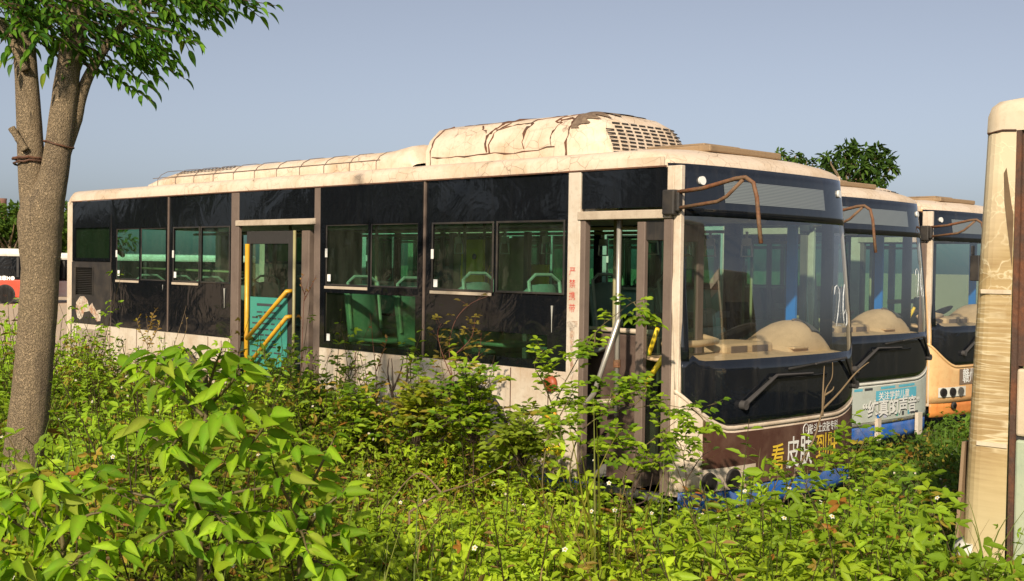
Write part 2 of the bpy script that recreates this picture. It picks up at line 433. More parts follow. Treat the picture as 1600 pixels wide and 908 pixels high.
        m = MB(); m.face([(-6.7,-.005,1.0),(-6.62,-.005,1.19),(-6.52,-.005,1.06),(-6.46,-.005,.95),(-6.55,-.005,.86),(-6.68,-.005,.9)]); m.build('rust_stain', RUSTPATCH, root)
    # ---- posts, headers and door openings
    m = MB(); m.box(-6.42, -6.262, -.006, .04, .40, 2.85); m.build('door_post', GREYBROWN, root, bevel=.008)
    m = MB(); m.box(-4.82, -4.71, -.006, .04, .40, 2.85); m.build('door_post', GREYBROWN, root, bevel=.008)
    m = MB(); m.box(-6.255, -4.83, .0, .02, 2.545, 2.85); p = m.build('over_door_pane', BLACKGL, root)
    m = MB(); m.box(-6.31, -4.79, -.02, .03, 2.478, 2.54); m.build('door_header', HEADER, root, bevel=.006)
    m = MB(); m.box(-1.25, -1.115, -.008, .04, .36, 2.85); wp = m.build('white_pillar', PANELWHITE, root, bevel=.006)
    m = MB(); m.box(-1.105, -.235, .0, .02, 2.55, 2.85); m.build('over_door_pane', BLACKGL, root)
    m = MB(); m.box(-1.135, -.18, -.022, .03, 2.462, 2.53); m.build('door_header', HEADER, root, bevel=.006)
    m = MB(); m.box(-.255, -.17, -.006, .10, .36, 2.46); m.build('door_jamb', GREYBROWN, root, bevel=.006)
    m = MB(); m.box(-1.113, -1.06, -.004, .06, .36, 2.46); m.build('door_jamb', GREYBROWN, root, bevel=.006)
    m = MB(); m.box(-.17, -.10, .004, .05, .36, 2.86); m.box(-.235, -.17, .004, .05, 2.53, 2.86); m.build('front_pillar', S['cream'], root, bevel=.006)
    for dx0, dx1 in ((-6.26, -4.83), (-1.06, -.26)):
        MB().box(dx0, dx1, .0, .30, .30, .36).build('door_step', YELLOW if dx1 < -1 else INTDARK, root)
    # ---- far side
    fh = [(-10.2, -8.4, 1.45, 2.5), (-8.3, -6.6, 1.45, 2.5), (-6.5, -4.8, 1.45, 2.5), (-4.7, -3.2, 1.45, 2.5), (-3.1, -1.5, 1.45, 2.5), (-1.3, -.42, 1.35, 2.5)]
    MB().holed(-10.5, -.31, 1.222, 2.86, 2.47, 2.5, fh).build('far_window_band', BLACKGL, root)
    MB().box(-10.5, -.13, 2.47, 2.5, .3, 1.222).build('far_skirt_panel', S['skirt'], root)
    for a, b, c, d in fh: MB().box(a-.01, b+.01, 2.476, 2.482, c-.01, d+.01).build('window', WINGREEN, root)
    for a, b, c, d in fh[:-1]:
        x = (a+b)/2; MB().box(x-.03, x+.03, 2.44, 2.475, c, d).build('far_mullion', INTDARK, root)
    # ---- interior
    MB().box(-10.45, -.2, .06, 2.46, .30, .36).build('floor', FLOORM, root)
    MB().box(-10.45, -.62, .05, 2.45, 2.68, 2.70).build('ceiling', INTLIGHT, root)
    MB().box(-10.4, -1.0, .05, .32, 2.52, 2.68).build('ceiling_duct', INTLIGHT, root, bevel=.02); MB().box(-10.4, -1.0, 2.18, 2.46, 2.52, 2.68).build('ceiling_duct', INTLIGHT, root, bevel=.02)
    MB().box(-10.46, -6.6, .10, 2.40, .36, .84).build('rear_floor_step', FLOORM, root)
    MB().box(-10.45, -.5, 2.43, 2.465, .36, 1.42).build('inner_lining', plain('grey_lining', (.34,.35,.31), .6), root)
    MB().box(-8.1, -6.9, .06, .34, .36, .98).build('wheel_box', INTDARK, root); MB().box(-3.05, -1.85, .06, .5, .36, .98).build('wheel_box', INTDARK, root)
    seats = []
    def seat_mb():
        b = MB(); b.grid(lambda u, v: (-.02-.10*v+.03*math.cos(u*PI*1.0), -.21+.42*(u*.5+.5), .42+.58*v-.06*abs(u)**4*v), [i/6-1+i/6 for i in range(7)], [i/5 for i in range(6)])
        b.grid(lambda u, v: (.0+.42*v, -.21+.42*(u*.5+.5), .42+.02*abs(u)**2), [i/4*2-1 for i in range(5)], [0, .5, 1])
        return b
    rows = [-9.6, -8.85, -8.1, -7.3, -6.55] if not first else [-9.6, -8.85, -8.1, -7.35, -6.6, -4.35, -3.55, -2.6, -1.75]
    for x in rows:
        for y in (.36, 2.12) if (x < -6.4 or x > -3.9 or True) else (2.12,):
            fz = .86 if x < -6.5 else (.98 if -3.1 < x < -1.6 else (.92 if y < 1 else .80))
            if seats:
                s = link('seat', seats[0].data, root); mo = s.modifiers.new('thickness', 'SOLIDIFY'); mo.thickness = .03
                for ch in seats[0].children:
                    c = ch.copy(); COL.objects.link(c); c.parent = s
            else:
                s = seat_mb().build('seat', SEATM, root, True, solid=.03)
                MB().tube([(-.05, -.19, .55), (-.12, -.19, 1.02), (-.13, -.1, 1.08), (-.13, .1, 1.08), (-.12, .19, 1.02), (-.05, .19, .55)], .016, 6).build('seat_handle', SEATRIM, s)
                b = MB(); b.box(.05, .12, -.05, .05, 0, .42); b.box(.0, .25, -.18, .18, .37, .41); b.build('seat_leg', INTDARK, s)
            s.location = (x, y, fz-.05); seats.append(s)
    def pole(p0, p1, mat, r=.017, nm='pole'): return MB().tube([p0, p1], r, 8).build(nm, mat, root, True)
    for x, y in ((-3.35, .75), (-4.75, .75), (-2.2, 1.75), (-1.35, .7), (-6.3, .7), (-7.2, 1.8), (-4.2, 1.8)): pole((x, y, .36), (x, y, 2.68), KHAKI)
    for y in (.72, 1.78): pole((-8.5, y, 2.42), (-1.0, y, 2.42), KHAKI, .015, 'hand_rail')
    if first:
        for k, (x, y) in enumerate([(-2.75,.72),(-2.45,1.78),(-2.2,.72),(-1.75,.72),(-1.4,1.78),(-.95,.72),(-.75,1.78),(-3.4,.72),(-4.0,1.78),(-1.15,1.78),(-.62,.72)]):
            b = MB(); b.box(x-.012, x+.012, y-.005, y+.005, 2.30, 2.42)
            b.tube([(x-.05, y, 2.30), (x+.05, y, 2.30), (x+.06, y, 2.20), (x-.06, y, 2.20), (x-.05, y, 2.30)], .009, 6)
            b.box(x-.045, x+.045, y-.012, y+.012, 2.305, 2.36); b.build('hand_strap', STEEL if k % 3 else SEATRIM, root)
        pole((-9.1, .25, 1.98), (-6.5, .25, 1.96), KHAKI, .014, 'window_rail')
    return root

def front_end(root, skin, style):
    S = dict(cream=CREAM, skirt=PANELWHITE, low=BLUEPAINT); S.update(skin or {})
    # ---- front panel below the glass, rounded corners and the thin cream frame around the glass
    m = MB(); patch(m, 0, 2.5, .40, ztrim, 7, 0); patch(m, 0, .028, ztrim, 2.89, 12, 0); patch(m, 2.47, 2.5, ztrim, 2.89, 12, 0)
    m.build('front_panel', S['cream'], root, True, solid=.02)
    m = MB(); patch(m, 0, 2.5, lambda y: ztrim(y)-.014, lambda y: ztrim(y)+.018, 2, .008); m.build('trim_lip', S['cream'], root, True, solid=.012)
    m = MB(); patch(m, .02, 2.48, .22, .405, 3, -.01); m.build('bumper_skirt', S['low'], root, True, solid=.02)
    # ---- black mask of the screen (frit), then the see-through glass
    ZB = 1.385; ZT = 2.485; c = .13
    def rnd(y, z, s):
        d = min(y-.085, 2.44-y); return z+s*(c-math.sqrt(max(0, c*c-(c-d)**2)) if d < c else 0)
    m = MB(); patch(m, .028, 2.472, ztrim, lambda y: rnd(y, ZB, 1) if .085 < y < 2.44 else ZB, 6, .004)
    patch(m, .028, .085, ZB, ZT, 10, .004); patch(m, 2.44, 2.472, ZB, ZT, 10, .004)
    patch(m, .028, 2.472, ZT, 2.885, 6, .004)
    m.build('screen_mask', BLACKFRONT, root, True, solid=.01)
    m = MB(); patch(m, .08, 2.445, lambda y: ZB-.01, ZT+.01, 12, .0); ws = m.build('windscreen', SCREEN, root, True)
    # destination display
    n = NT('dest_display') if 'dest_display' not in MATS else None
    if n:
        v = n.coord((1, 1, 1)); w = n.n('ShaderNodeTexWave', Vector=v, Scale=26.0, Distortion=.6, _bands_direction='Z')
        base = n.mix(w.outputs[1], (.10,.12,.13,1), (.22,.24,.24,1))
        b = n.n('ShaderNodeBsdfPrincipled', Base__Color=base, Roughness=.25); MATS['dest_display'] = n.surf(b.outputs[0])
    m = MB(); patch(m, .54, 1.98, 2.60, 2.775, 2, .0065); m.build('destination_display', MATS['dest_display'], root, True)
    for y in (.30, 2.30):
        p = FP(y, 2.76, .012); MB().disc(p, (1, (y-1.25)*.15, .1), .034, .02, 20).build('marker_lamp', LAMPWHITE, root, True, auto=R(40))
    # ---- roof hatch cover on the front of the roof
    m = MB(); m.box(-1.0, -.30, .62, 1.62, 3.02, 3.075); m.box(-1.02, -.42, .7, 1.2, 3.075, 3.10); m.build('roof_hatch', paint('tan_hatch', (.30,.20,.11), (.12,.08,.05), .6, .6, 4), root, bevel=.02)
    # ---- mirror arm
    y0 = -.03
    br = MB(); br.box(-.235, -.12, y0-.03, .02, 2.485, 2.675); br.box(-.12, -.08, y0-.02, .0, 2.51, 2.655); br = br.build('mirror_bracket', DARKPLASTIC, root, bevel=.012)
    arm = MB()
    P1 = [(-.1, y0, 2.655), (.12, y0, 2.675), (.42, y0, 2.735), (.50, y0, 2.74), (.56, y0+.01, 2.70), (.585, y0+.02, 2.60), (.60, y0+.03, 2.42), (.62, y0+.03, 2.27)]
    arm.tube(P1, .016, 8); arm.tube([(-.1, y0, 2.535), (.26, y0, 2.575), (.34, y0, 2.61), (.48, y0, 2.725)], .014, 8)
    arm.build('mirror_arm', RUST, br, True)
    # ---- wipers
    def wiper(piv, elb, tip, blade0, blade1):
        w = MB(); P = lambda q, o: FP(q[0], q[1], o)
        w.tube([P(piv, .03), P(elb, .045), P(tip, .04)], [.022, .013, .009], 6); w.disc(P(piv, .025), (1, 0, 0), .036, .05, 16)
        w = w.build('wiper', plain('wiper_arm', (.055,.05,.048), .6), root, True, auto=R(50))
        b = MB(); b.tube([P(blade0, .02), P(((blade0[0]+blade1[0])/2, (blade0[1]+blade1[1])/2), .025), P(blade1, .02)], .010, 6); b.build('wiper_blade', RUBBER, w, True)
    wiper((.62, 1.03), (1.02, 1.245), (1.55, 1.235), (.95, 1.22), (1.80, 1.215))
    wiper((2.42, 1.08), (2.12, 1.335), (1.60, 1.31), (1.22, 1.285), (2.05, 1.33))
    # ---- dashboard seen through the glass
    m = MB(); m.grid(lambda y, t: (FP(y, 1.3)[0]-.05-.5*t, y, 1.36+.05*t-.10*max(0, t-.85)/.15), ysamp(.1, 2.42), [0, .3, .6, .85, 1]); m.build('dashboard', DASH, root, True, solid=.03)
    m = MB()
    def hump(u, v):
        y = 1.66+.70*u; uu = min(1, max(0, u)); h = .27*math.sin(PI*uu**1.45)**.55
        a = PI*v; return (-.48-.32*math.cos(a)*(1 if v > .5 else .8)*-1-.0, y, 1.37+h*math.sin(a)**.8)
    m.grid(hump, [i/16 for i in range(17)], [i/12 for i in range(13)]); hb = m.build('instrument_hood', DASH, root, True)
    m = MB(); m.grid(lambda u, v: tuple(np.array(hump(.60+.26*u+.05*v, .20+.22*v))+np.array((.014, 0, .010))), [i/6 for i in range(7)], [i/5 for i in range(6)]); m.build('instrument_panel', INTDARK, hb, True)
    m = MB(); m.tube([np.array(hump(.56+.34*u, .46))+np.array((.006, 0, .008)) for u in [i/8 for i in range(9)]], .010, 6); m.build('hood_seam', GREYBROWN, hb, True)
    MB().box(-.78, -.34, .92, 1.62, 1.37, 1.47).build('dashboard_console', DASH, root, bevel=.03)
    MB().box(-.338, -.330, 1.0, 1.22, 1.39, 1.45).build('air_vent', GREYBROWN, root); MB().box(-.338, -.330, 1.3, 1.52, 1.39, 1.45).build('air_vent', GREYBROWN, root)
    MB().box(-.42, -.20, 1.72, 1.95, 1.405, 1.43).build('dash_tray', DASH, root, bevel=.012)
    m = MB(); m.lathe((-.92, 1.85, 1.50), (-.5, 0, .86), [(-.012,.20),(0,.222),(.012,.20),(0,.185),(-.012,.20)], 28); m.tube([(-.92,1.66,1.50),(-.92,2.04,1.50)], .014, 6); m.build('steering_wheel', RUBBER, root, True)
    MB().tube([(-.32, .10, 1.50), (-.30, .5, 1.49), (-.34, .80, 1.50), (-.50, .85, 1.52), (-.75, .72, 1.55)], .028, 8).build('front_handrail', DASH, root, True)
    MB().tube([(-.75, .28, 1.05), (-.35, .06, 1.62)], .018, 8).build('yellow_handrail', YELLOWBOARD, root, True)
    # driver's cab partition and posts
    m = MB(); m.box(-1.42, -1.38, 1.30, 2.42, .36, 1.30); m.build('cab_partition', INTDARK, root)
    MB().box(-1.42, -1.38, 1.30, 2.42, 1.62, 1.68).build('partition_rail', INTDARK, root)
    MB().box(-.74, -.64, 2.40, 2.43, 1.36, 2.5).build('blue_post', BLUEPOST, root); MB().box(-2.02, -1.92, 2.40, 2.43, 1.36, 2.5).build('blue_post', BLUEPOST, root)
    b = MB(); b.box(-1.2, -.75, 1.6, 2.1, .75, .90); b.box(-1.28, -1.16, 1.62, 2.08, .85, 1.55); b.box(-1.27, -1.18, 1.74, 1.96, 1.55, 1.72); b.build('driver_seat', SEATM, root, bevel=.04)
    MB().box(-1.1, -.5, 1.2, 2.4, .36, .74).build('cab_floor', INTDARK, root)

def roof_units(root, first=True):
    hk = 1.0 if first else .62
    # low equipment duct along the roof
    def prof(x, s, y0, y1, zb, h):
        """rounded-shoulder cross section, s in 0..1 from one foot to the other"""
        pts = [(y0, zb), (y0, zb+h*.42), (y0+.05, zb+h*.68), (y0+.14, zb+h*.88), (y0+.30, zb+h*.98), ((y0+y1)/2, zb+h), (y1-.30, zb+h*.98), (y1-.14, zb+h*.88), (y1-.05, zb+h*.68), (y1, zb+h*.42), (y1, zb)]
        k = s*(len(pts)-1); i = min(int(k), len(pts)-2); f = k-i
        return (x, pts[i][0]+(pts[i+1][0]-pts[i][0])*f, pts[i][1]+(pts[i+1][1]-pts[i][1])*f)
    ss = [i/20 for i in range(21)]
    m = MB()
    hs = [(-9.35, .015), (-9.3, .10), (-9.1, .16), (-8.7, .22), (-6, .235), (-4.4, .24), (-4.3, .25), (-4.05, .285), (-3.95, .27), (-3.86, .08)]
    m.grid(lambda i, s: prof(hs[int(i)][0], s, .5, 2.0, 3.03, hs[int(i)][1]), range(len(hs)), ss)
    d = m.build('roof_duct', CREAM_ROOF, root, True, auto=R(45))
    m = MB()
    for i in range(11):
        x = -9.05+i*.46; x2 = x+.02
        m.tube([prof(x, s, .496, 2.0, 3.034, .236) for s in (0, .1, .2, .3, .4, .5)], .004, 5)
    m.tube([prof(x, .13, .494, 2.0, 3.034, .236) for x in (-9.2, -8, -7, -6, -5, -4.4)], .0045, 5)
    m.build('duct_joint', GREYBROWN, d)
    m = MB()
    for i in range(3):
        for k in range(16): x = -8.66+k*.085; m.obox(prof(x, .22+i*.05, .5, 2, 3.03, .22+(x+8.7)/2.7*.015), (.03, 0, 0), (0, .009, .006), (0, 0, .003))
    m.build('duct_slot', MATTEDARK, d)
    # air-conditioning unit with rounded nose
    def acp(x, s):
        k = 1.0
        if x > -1.86: t = (x+1.86)/.44; k = math.sqrt(max(.0, 1-t**2.6))
        if x < -3.74: k = .93
        if x > -1.86: k = max(k, .12)
        yo = .6 if x < -1.86 else .6+.14*((x+1.86)/.44)**2
        y1 = 1.95 if x < -1.86 else 1.95-.14*((x+1.86)/.44)**2
        return prof(x, s, yo, y1, 3.03, .45*k*hk)
    xs = [-3.78, -3.74, -3.2, -2.6, -2.2, -1.9, -1.86, -1.8, -1.74, -1.68, -1.62, -1.56, -1.51, -1.47, -1.44, -1.42]
    m = MB(); m.grid(acp, xs, [i/40 for i in range(41)])
    m.face([acp(-3.78, i/40) for i in range(41)]); m.face([acp(-1.42, i/40) for i in range(41)][::-1])
    ac = m.build('air_conditioner', CREAM_ROOF, root, True, auto=R(45))
    m = MB()
    def crack(pts, r=.009):
        q = []
        for (a, b), (c, d_) in zip(pts[:-1], pts[1:]):
            n = 4
            for i in range(n):
                t = i/n; q.append((a+(c-a)*t+random.uniform(-.012, .012), b+(d_-b)*t+random.uniform(-.006, .006)))
        q.append(pts[-1])
        P = [np.array(acp(x, s))-np.array((0, .001, -.001)) for x, s in q]
        m.tube(P, [r*.72*random.uniform(.3, 1.5) for _ in P], 5)
    crack([(-3.72, 0), (-3.70, .12), (-3.68, .25), (-3.62, .36)], .014)
    crack([(-2.9, .06), (-2.92, .17), (-2.86, .24), (-2.78, .32), (-2.6, .42)], .02); crack([(-2.86, .06), (-2.84, .2), (-2.7, .3)], .010)
    crack([(-2.95, .2), (-3.05, .26), (-3.1, .3)], .012)
    crack([(-2.4, .07), (-2.42, .2), (-2.38, .27)], .018); crack([(-2.84, .23), (-2.6, .27), (-2.42, .27), (-2.3, .34), (-2.1, .38)], .010)
    crack([(-2.05, .06), (-2.06, .16), (-2.0, .24), (-2.08, .26), (-1.98, .36), (-1.9, .44)], .011); crack([(-2.02, .27), (-1.9, .28), (-1.86, .27)], .012)
    crack([(-1.86, .0), (-1.855, .15), (-1.85, .26), (-1.85, .36), (-1.85, .5)], .014)
    crack([(-3.7, .055), (-3.3, .05), (-2.9, .055), (-2.4, .05), (-2.0, .065)], .010); crack([(-3.5, .38), (-3.2, .37), (-2.7, .38)], .006)
    m.build('peeling_crack', RUSTDARK, ac)
    m = MB()                                        # louvre slots wrapped round the nose
    def nose(y, z):
        lo, hi = -1.86, -1.42
        for _ in range(24):
            x = (lo+hi)/2
            # height of unit at (x, y)
            zz = 0
            for s in range(41):
                p = acp(x, s/40)
                if abs(p[1]-y) < .06: zz = max(zz, p[2])
            if zz > z: lo = x
            else: hi = x
        return lo
    for r_ in range(9):
        z = 3.03+(.055+r_*.034)*hk
        for k in range(9):
            y = .74+k*.115
            if r_ > 6 and k < 1: continue
            x0 = nose(y, z); x1 = nose(y+.075, z)
            if min(x0, x1) < -1.82: continue
            m.face([(x0+.012, y, z), (x1+.012, y+.08, z), (x1+.004, y+.08, z+.010), (x0+.004, y, z+.010)])
    m.build('louvre_slot', MATTEDARK, ac, solid=.006)
    # bare brown area where the film has peeled off the shoulder of the nose
    pm = paint('peeled_brown', (.13,.085,.055), (.40,.30,.20), .5, .85, 16, False, 0, .8)
    m = MB(); 
    # s from near shoulder across the top
    m = MB()
    N = 26
    for i in range(N):
        s0, s1 = .17+.43*i/N, .17+.43*(i+1)/N
        def ext(s): return -1.845+.26*max(.10, (1-abs((s-.36)/.27)**1.6))*(.75+.25*math.sin(s*90))
        q = []
        pass
        for j in range(8):
            q = []
            for f, s in ((j/8, s0), ((j+1)/8, s0), ((j+1)/8, s1), (j/8, s1)):
                x = -1.845+(ext(s)+1.845)*f; p = acp(x, s); q.append((p[0]+.010, p[1]-.006, p[2]+.010))
            m.face(q)
    m.build('peeled_area', pm, ac)
    return ac
# ------------------------------------------------------------------ the three buses in the row
def fy(y0, z0, off=.0125, slope=0.0):
    return lambda u, v: FP(y0+u, z0+v+slope*u, off)

# first bus -----------------------------------------------------------------------------------
bus1 = make_bus('city_bus', 'derelict cream city bus with open doors, brown front banner and overgrown skirt', (0, 0, 0))
front_end(bus1, None, 'first'); roof_units(bus1)
m = MB(); patch(m, .20, 2.475, lambda y: .545 if y < .78 else .40, lambda y: ztrim(y)-.035, 6, .006)
m.v = list(m.v); ban = m.build('banner', BROWNAD, bus1, True)
text_on('lettering', '看', .235, fy(1.0, .49), YELLOWMARK, ban, 'LEFT', .002, .80)
text_on('lettering', '皮肤', .275, fy(1.21, .495), WHITEMARK, ban, 'LEFT', .003, .72)
text_on('lettering', '到肤', .235, fy(1.655, .52), YELLOWMARK, ban, 'LEFT', .002, .82)
text_on('lettering', '肤斗士皮肤专科', .088, fy(1.545, .735), WHITEMARK, ban, 'LEFT', .001, .80)
me = MB(); ring = [FP(1.50+.042*math.cos(t), .765+.05*math.sin(t), .012) for t in [2*PI*i/20 for i in range(21)]]
me.tube(ring, .003, 5); me.build('emblem', WHITEMARK, ban)
text_on('lettering', '斗', .05, fy(1.478, .748), WHITEMARK, ban)
text_on('lettering', '地址', .06, fy(1.33, .425), plain('pale_marking', (.45,.40,.36), .6), ban)
# headlamp recess
m = MB(); patch(m, .17, .80, .385, .56, 4, .012); hl = m.build('headlamp_panel', PANELWHITE, bus1, True)
for y, r in ((.26, .062), (.52, .07), (.70, .055)):
    a = FP(y, .465, .02); b = MB(); nx = (.95, -.25 if y < .4 else -.05, 0)
    b.lathe(a, np.array(nx)/np.linalg.norm(nx), [(-.01, r*1.15), (.012, r*1.12), (.012, r), (-.008, r*.8), (-.009, 0)], 24)
    b.build('headlight', MATTEDARK if y < .6 else plain('lamp_reflector', (.45,.43,.40), .25, .7), bus1, True, auto=R(40))
# chalk number on the windscreen
def chalk(parent, y0, z0, h, mat=CHALK):
    m = MB(); W = lambda pts: [FP(y0+u*h, z0+v*h, .012) for u, v in pts]
    two = [(0,.78),(.05,.95),(.17,1.0),(.27,.9),(.26,.7),(.12,.3),(.0,.02),(.16,.05),(.3,.02)]
    six = [(.62,1.02),(.50,.75),(.43,.4),(.45,.12),(.54,.0),(.64,.08),(.66,.28),(.58,.40),(.47,.30)]
    for g in (two, six): m.tube(W(g), [.0045*random.uniform(.6, 1.4) for _ in g], 5)
    m.build('chalk_number', mat, parent, True)
chalk(bus1, 2.02, 1.60, .36)
# red warning characters and rust on the white pillar
for i, ch in enumerate('严禁携带'):
    text_on('lettering', ch, .075, (lambda zz: (lambda u, v: (-1.225+u, -.0105, zz+v)))(2.02-.1*i), REDMARK, bus1)
m = MB(); m.box(-1.235, -1.125, -.012, -.008, 1.60, 1.645); m.face([(-1.21,-.0115,1.6),(-1.15,-.0115,1.6),(-1.165,-.0115,1.42),(-1.16,-.0115,1.2),(-1.19,-.0115,1.13),(-1.2,-.0115,1.4)]); m.build('rust_run', RUSTPATCH, bus1)
# side marker lamps
MB().lathe((-1.41, -.005, 1.115), (0, -1, 0), [(0,.07),(.03,.065),(.045,.04),(.05,0)], 18).build('side_lamp', paint('red_brown_lens', (.32,.06,.02), (.1,.04,.02), .5, .5), bus1, True)
MB().lathe((-1.41, -.005, .84), (0, -1, 0), [(0,.075),(.035,.07),(.04,.045),(.01,.035),(.012,0)], 18).build('side_reflector', YELLOW, bus1, True)
m = MB(); m.box(-1.62, -1.27, -.012, .0, .54, .61); m.build('yellow_marking', YELLOWBOARD, bus1)
# middle door: near leaf shut, other leaf folded inwards
x0, x1 = -6.2, -5.28; yy = .06
m = MB(); t = .07
m.box(x0, x0+t, yy, yy+.04, .42, 2.42); m.box(x1-t*1.5, x1, yy, yy+.04, .42, 2.42); m.box(x0+t, x1-t*1.5, yy, yy+.04, 2.28, 2.42); m.box(x0+t, x1-t*1.5, yy, yy+.04, .42, .60)
leaf = m.build('door_leaf', MATTEDARK, bus1, bevel=.006)
MB().box(x0+t, x1-t*1.5, yy+.015, yy+.02, .6, 2.28).build('door_glass', DOORGL, leaf)
pst = MB().box(x0+t+.01, x1-t*1.5-.01, yy+.004, yy+.012, .92, 1.70).build('notice_poster', plain('teal_poster', (.05,.27,.21), .5), leaf)
m = MB()
m.box(-5.98, -5.5, yy+.0005, yy+.0035, 1.605, 1.632, 0)
for i in range(9):
    z = 1.53-i*.062; a = -6.07 if i % 3 else -5.98
    for k in range(random.randint(3, 5)):
        w = random.uniform(.06, .16)
        if a+w > -5.44: break
        m.box(a, a+w, yy+.0005, yy+.0035, z, z+.016); a += w+.03
m.build('poster_print', DARKMARK, pst)
MB().tube([(-6.15, yy-.02, .45), (-6.15, yy-.02, 2.28)], .026, 8).build('door_pole', YELLOW, leaf, True)
for (a, b) in ((onY(388, 529, .0), onY(451, 455, .0)), (onY(388, 573, .0), onY(451, 495, .0))):
    a[1] = b[1] = -.02; d = (b-a)/np.linalg.norm(b-a)
    MB().tube([a+np.array((0,.07,0)), a, b, b+np.array((0,.07,0))], .024, 8).build('handrail', YELLOW, leaf, True)
MB().tube([(-5.22, .03, .5), (-5.22, .03, 2.42)], .017, 8).build('door_pole', KHAKI, bus1, True)
m = MB(); m.box(-5.14, -5.0, .06, .75, .42, 2.42); m.build('door_leaf', GREYBROWN, bus1, bevel=.01)
# front door: leaves folded in, partition board behind, poles
m = MB(); m.box(-.525, -.445, .005, .05, .38, 2.44); m.box(-.50, -.46, .70, .78, .38, 2.44); m.box(-.50, -.46, .05, .70, 2.3, 2.44); m.box(-.50, -.46, .05, .70, .38, .62)
dl = m.build('door_leaf', GREYBROWN, bus1, bevel=.006)
MB().box(-.485, -.48, .05, .70, .62, 2.3).build('door_glass', DOORGL, dl)
MB().box(-.445, -.256, .02, .05, 2.30, 2.45).build('door_motor_cover', DARKPLASTIC, bus1)
m = MB(); m.box(-1.75, -.78, .60, .64, .46, 1.52); pb = m.build('partition_board', BROWNBOARD, bus1, bevel=.015)
MB().tube([(-1.78, .60, 1.55), (-.78, .60, 1.55)], .022, 8).build('partition_rail', HEADER, pb, True)
MB().box(-1.06, -.55, .30, .34, .36, .92).build('step_riser', BROWNBOARD, bus1)
MB().box(-1.06, -.55, .34, .75, .88, .92).build('step_tread', MATTEDARK, bus1)
MB().tube([(-.79, .10, .9), (-.79, .10, 2.46)], .02, 8).build('door_pole', STEEL, bus1, True)
MB().tube([onY(905, 632, .03), onY(916, 630, .03), onY(928, 615, .03), onY(966, 500, .03), onY(968, 497, .09)], .021, 8).build('handrail', STEEL, bus1, True)
MB().tube([(-.98, .06, 1.0), (-.79, .08, 1.02)], .02, 8).build('handrail', HEADER, bus1, True)
for z in (1.03, 1.32): MB().lathe((-.79, .10, z), (0, 0, 1), [(-.03,.03),(.03,.03)], 12).build('pole_clamp', RUST, bus1)
MB().tube([(-.44, .03, 1.18), (-.27, .03, 1.40)], .022, 8).build('yellow_handrail', YELLOWBOARD, bus1, True)
# things seen through the side windows
ad = MB().box(-4.0, -2.95, 1.18, 1.21, 1.42, 2.36).build('interior_poster', plain('olive_poster', (.20,.20,.085), .5), bus1)
MB().box(-4.06, -4.0, 1.17, 1.22, .4, 2.42).build('poster_post', INTDARK, bus1); MB().box(-2.95, -2.89, 1.17, 1.22, .4, 2.42).build('poster_post', INTDARK, bus1)
text_on('lettering', '医大什', .20, lambda u, v: (-3.9+u, 1.172, 1.92+v), YELLOWMARK, ad)
m = MB()
for i in range(4): m.box(-3.85, -3.1-random.uniform(0,.25), 1.174, 1.179, 1.52+i*.06, 1.535+i*.06)
m.build('poster_print', DARKMARK, ad)
MB().box(-3.62, -3.30, .95, .98, 1.92, 2.34).build('yellow_board', YELLOWBOARD, bus1); MB().box(-3.15, -2.85, 1.4, 1.43, 1.90, 2.1).build('yellow_board', YELLOWBOARD, bus1)
MB().lathe((-3.42, .945, 2.17), (0, -1, 0), [(0,.03),(.004,.03),(.005,0)], 14).build('board_mark', DARKMARK, bus1)
for k, (x, z) in enumerate([(-9.12,1.9),(-7.68,1.9),(-4.57,1.92),(-4.57,1.32),(-2.92,1.9)]):
    MB().box(x, x+.05, -.0125, -.0075, z-.02, z+.05).build('window_sticker', WHITEMARK, bus1)
for x, z in ((-7.95,1.79),(-6.55,1.78),(-1.42,1.76)): MB().tube([(x,-.003,z),(x,-.004,z-.12),(x,-.003,z-.22)], [.012,.004,.003], 5).build('drip_mark', plain('pale_drip', (.35,.34,.30), .7), bus1)

# second bus ------------------------------------------------------------------------------------
D2 = (-1.28, 3.86, 0); D3 = (-1.80, 7.45, 0)
bus2 = make_bus('city_bus', 'white city bus with blue bumper and torn pale poster on its front', D2, style='second', skin=dict(pane=paint('pale_green_side', (.34,.46,.40), (.2,.22,.18), .5, .35, 3)))
CREAM2 = paint('white_front_paint', (.70,.69,.62), (.30,.24,.16), .5, .4, 2.5)
front_end(bus2, dict(cream=CREAM2), 'second'); roof_units(bus2, False)
m = MB(); patch(m, .42, 2.30, .44, lambda y: ztrim(y)-.03, 6, .007); ban = m.build('front_poster', paint('pale_poster', (.52,.56,.50), (.30,.27,.20), .5, .5, 4), bus2, True)
m = MB(); patch(m, 1.05, 2.0, .66, .77, 2, .0095); m.build('poster_patch', plain('cyan_print', (.12,.48,.62), .5, 0, .4), ban, True)
text_on('lettering', '关注学前儿童', .095, fy(1.10, .675, .012), WHITEMARK, ban, 'LEFT', .002, 1.25)
for dx, mt, o in ((.012, DARKMARK, .011), (0, WHITEMARK, .014)):
    text_on('lettering', '“纯真的声音”', .20, fy(.78+dx, .505-dx, o), mt, ban, 'LEFT', .004, 1.12)
for i, (y, w, mt) in enumerate(((.62,.16,'cyan_print'),(.82,.16,'dark_marking'),(1.15,.32,'cyan_print'),(1.55,.4,'cyan_print'))):
    m = MB(); patch(m, y, y+w, .785, .812, 1, .0095); m.build('poster_print', MATS[mt], ban, True)
for y, w, mt in ((1.08,.055,BLUEPOST),(1.22,.07,plain('pale_print',(.55,.55,.66),.5)),(1.50,.05,plain('green_print',(.08,.40,.28),.5)),(1.64,.05,DARKMARK),(1.78,.05,MATS['cyan_print']),(1.86,.2,DARKMARK)):
    m = MB(); patch(m, y, y+w, .465, .49 if w > .1 else .51, 1, .0095); m.build('poster_print', mt, ban, True)
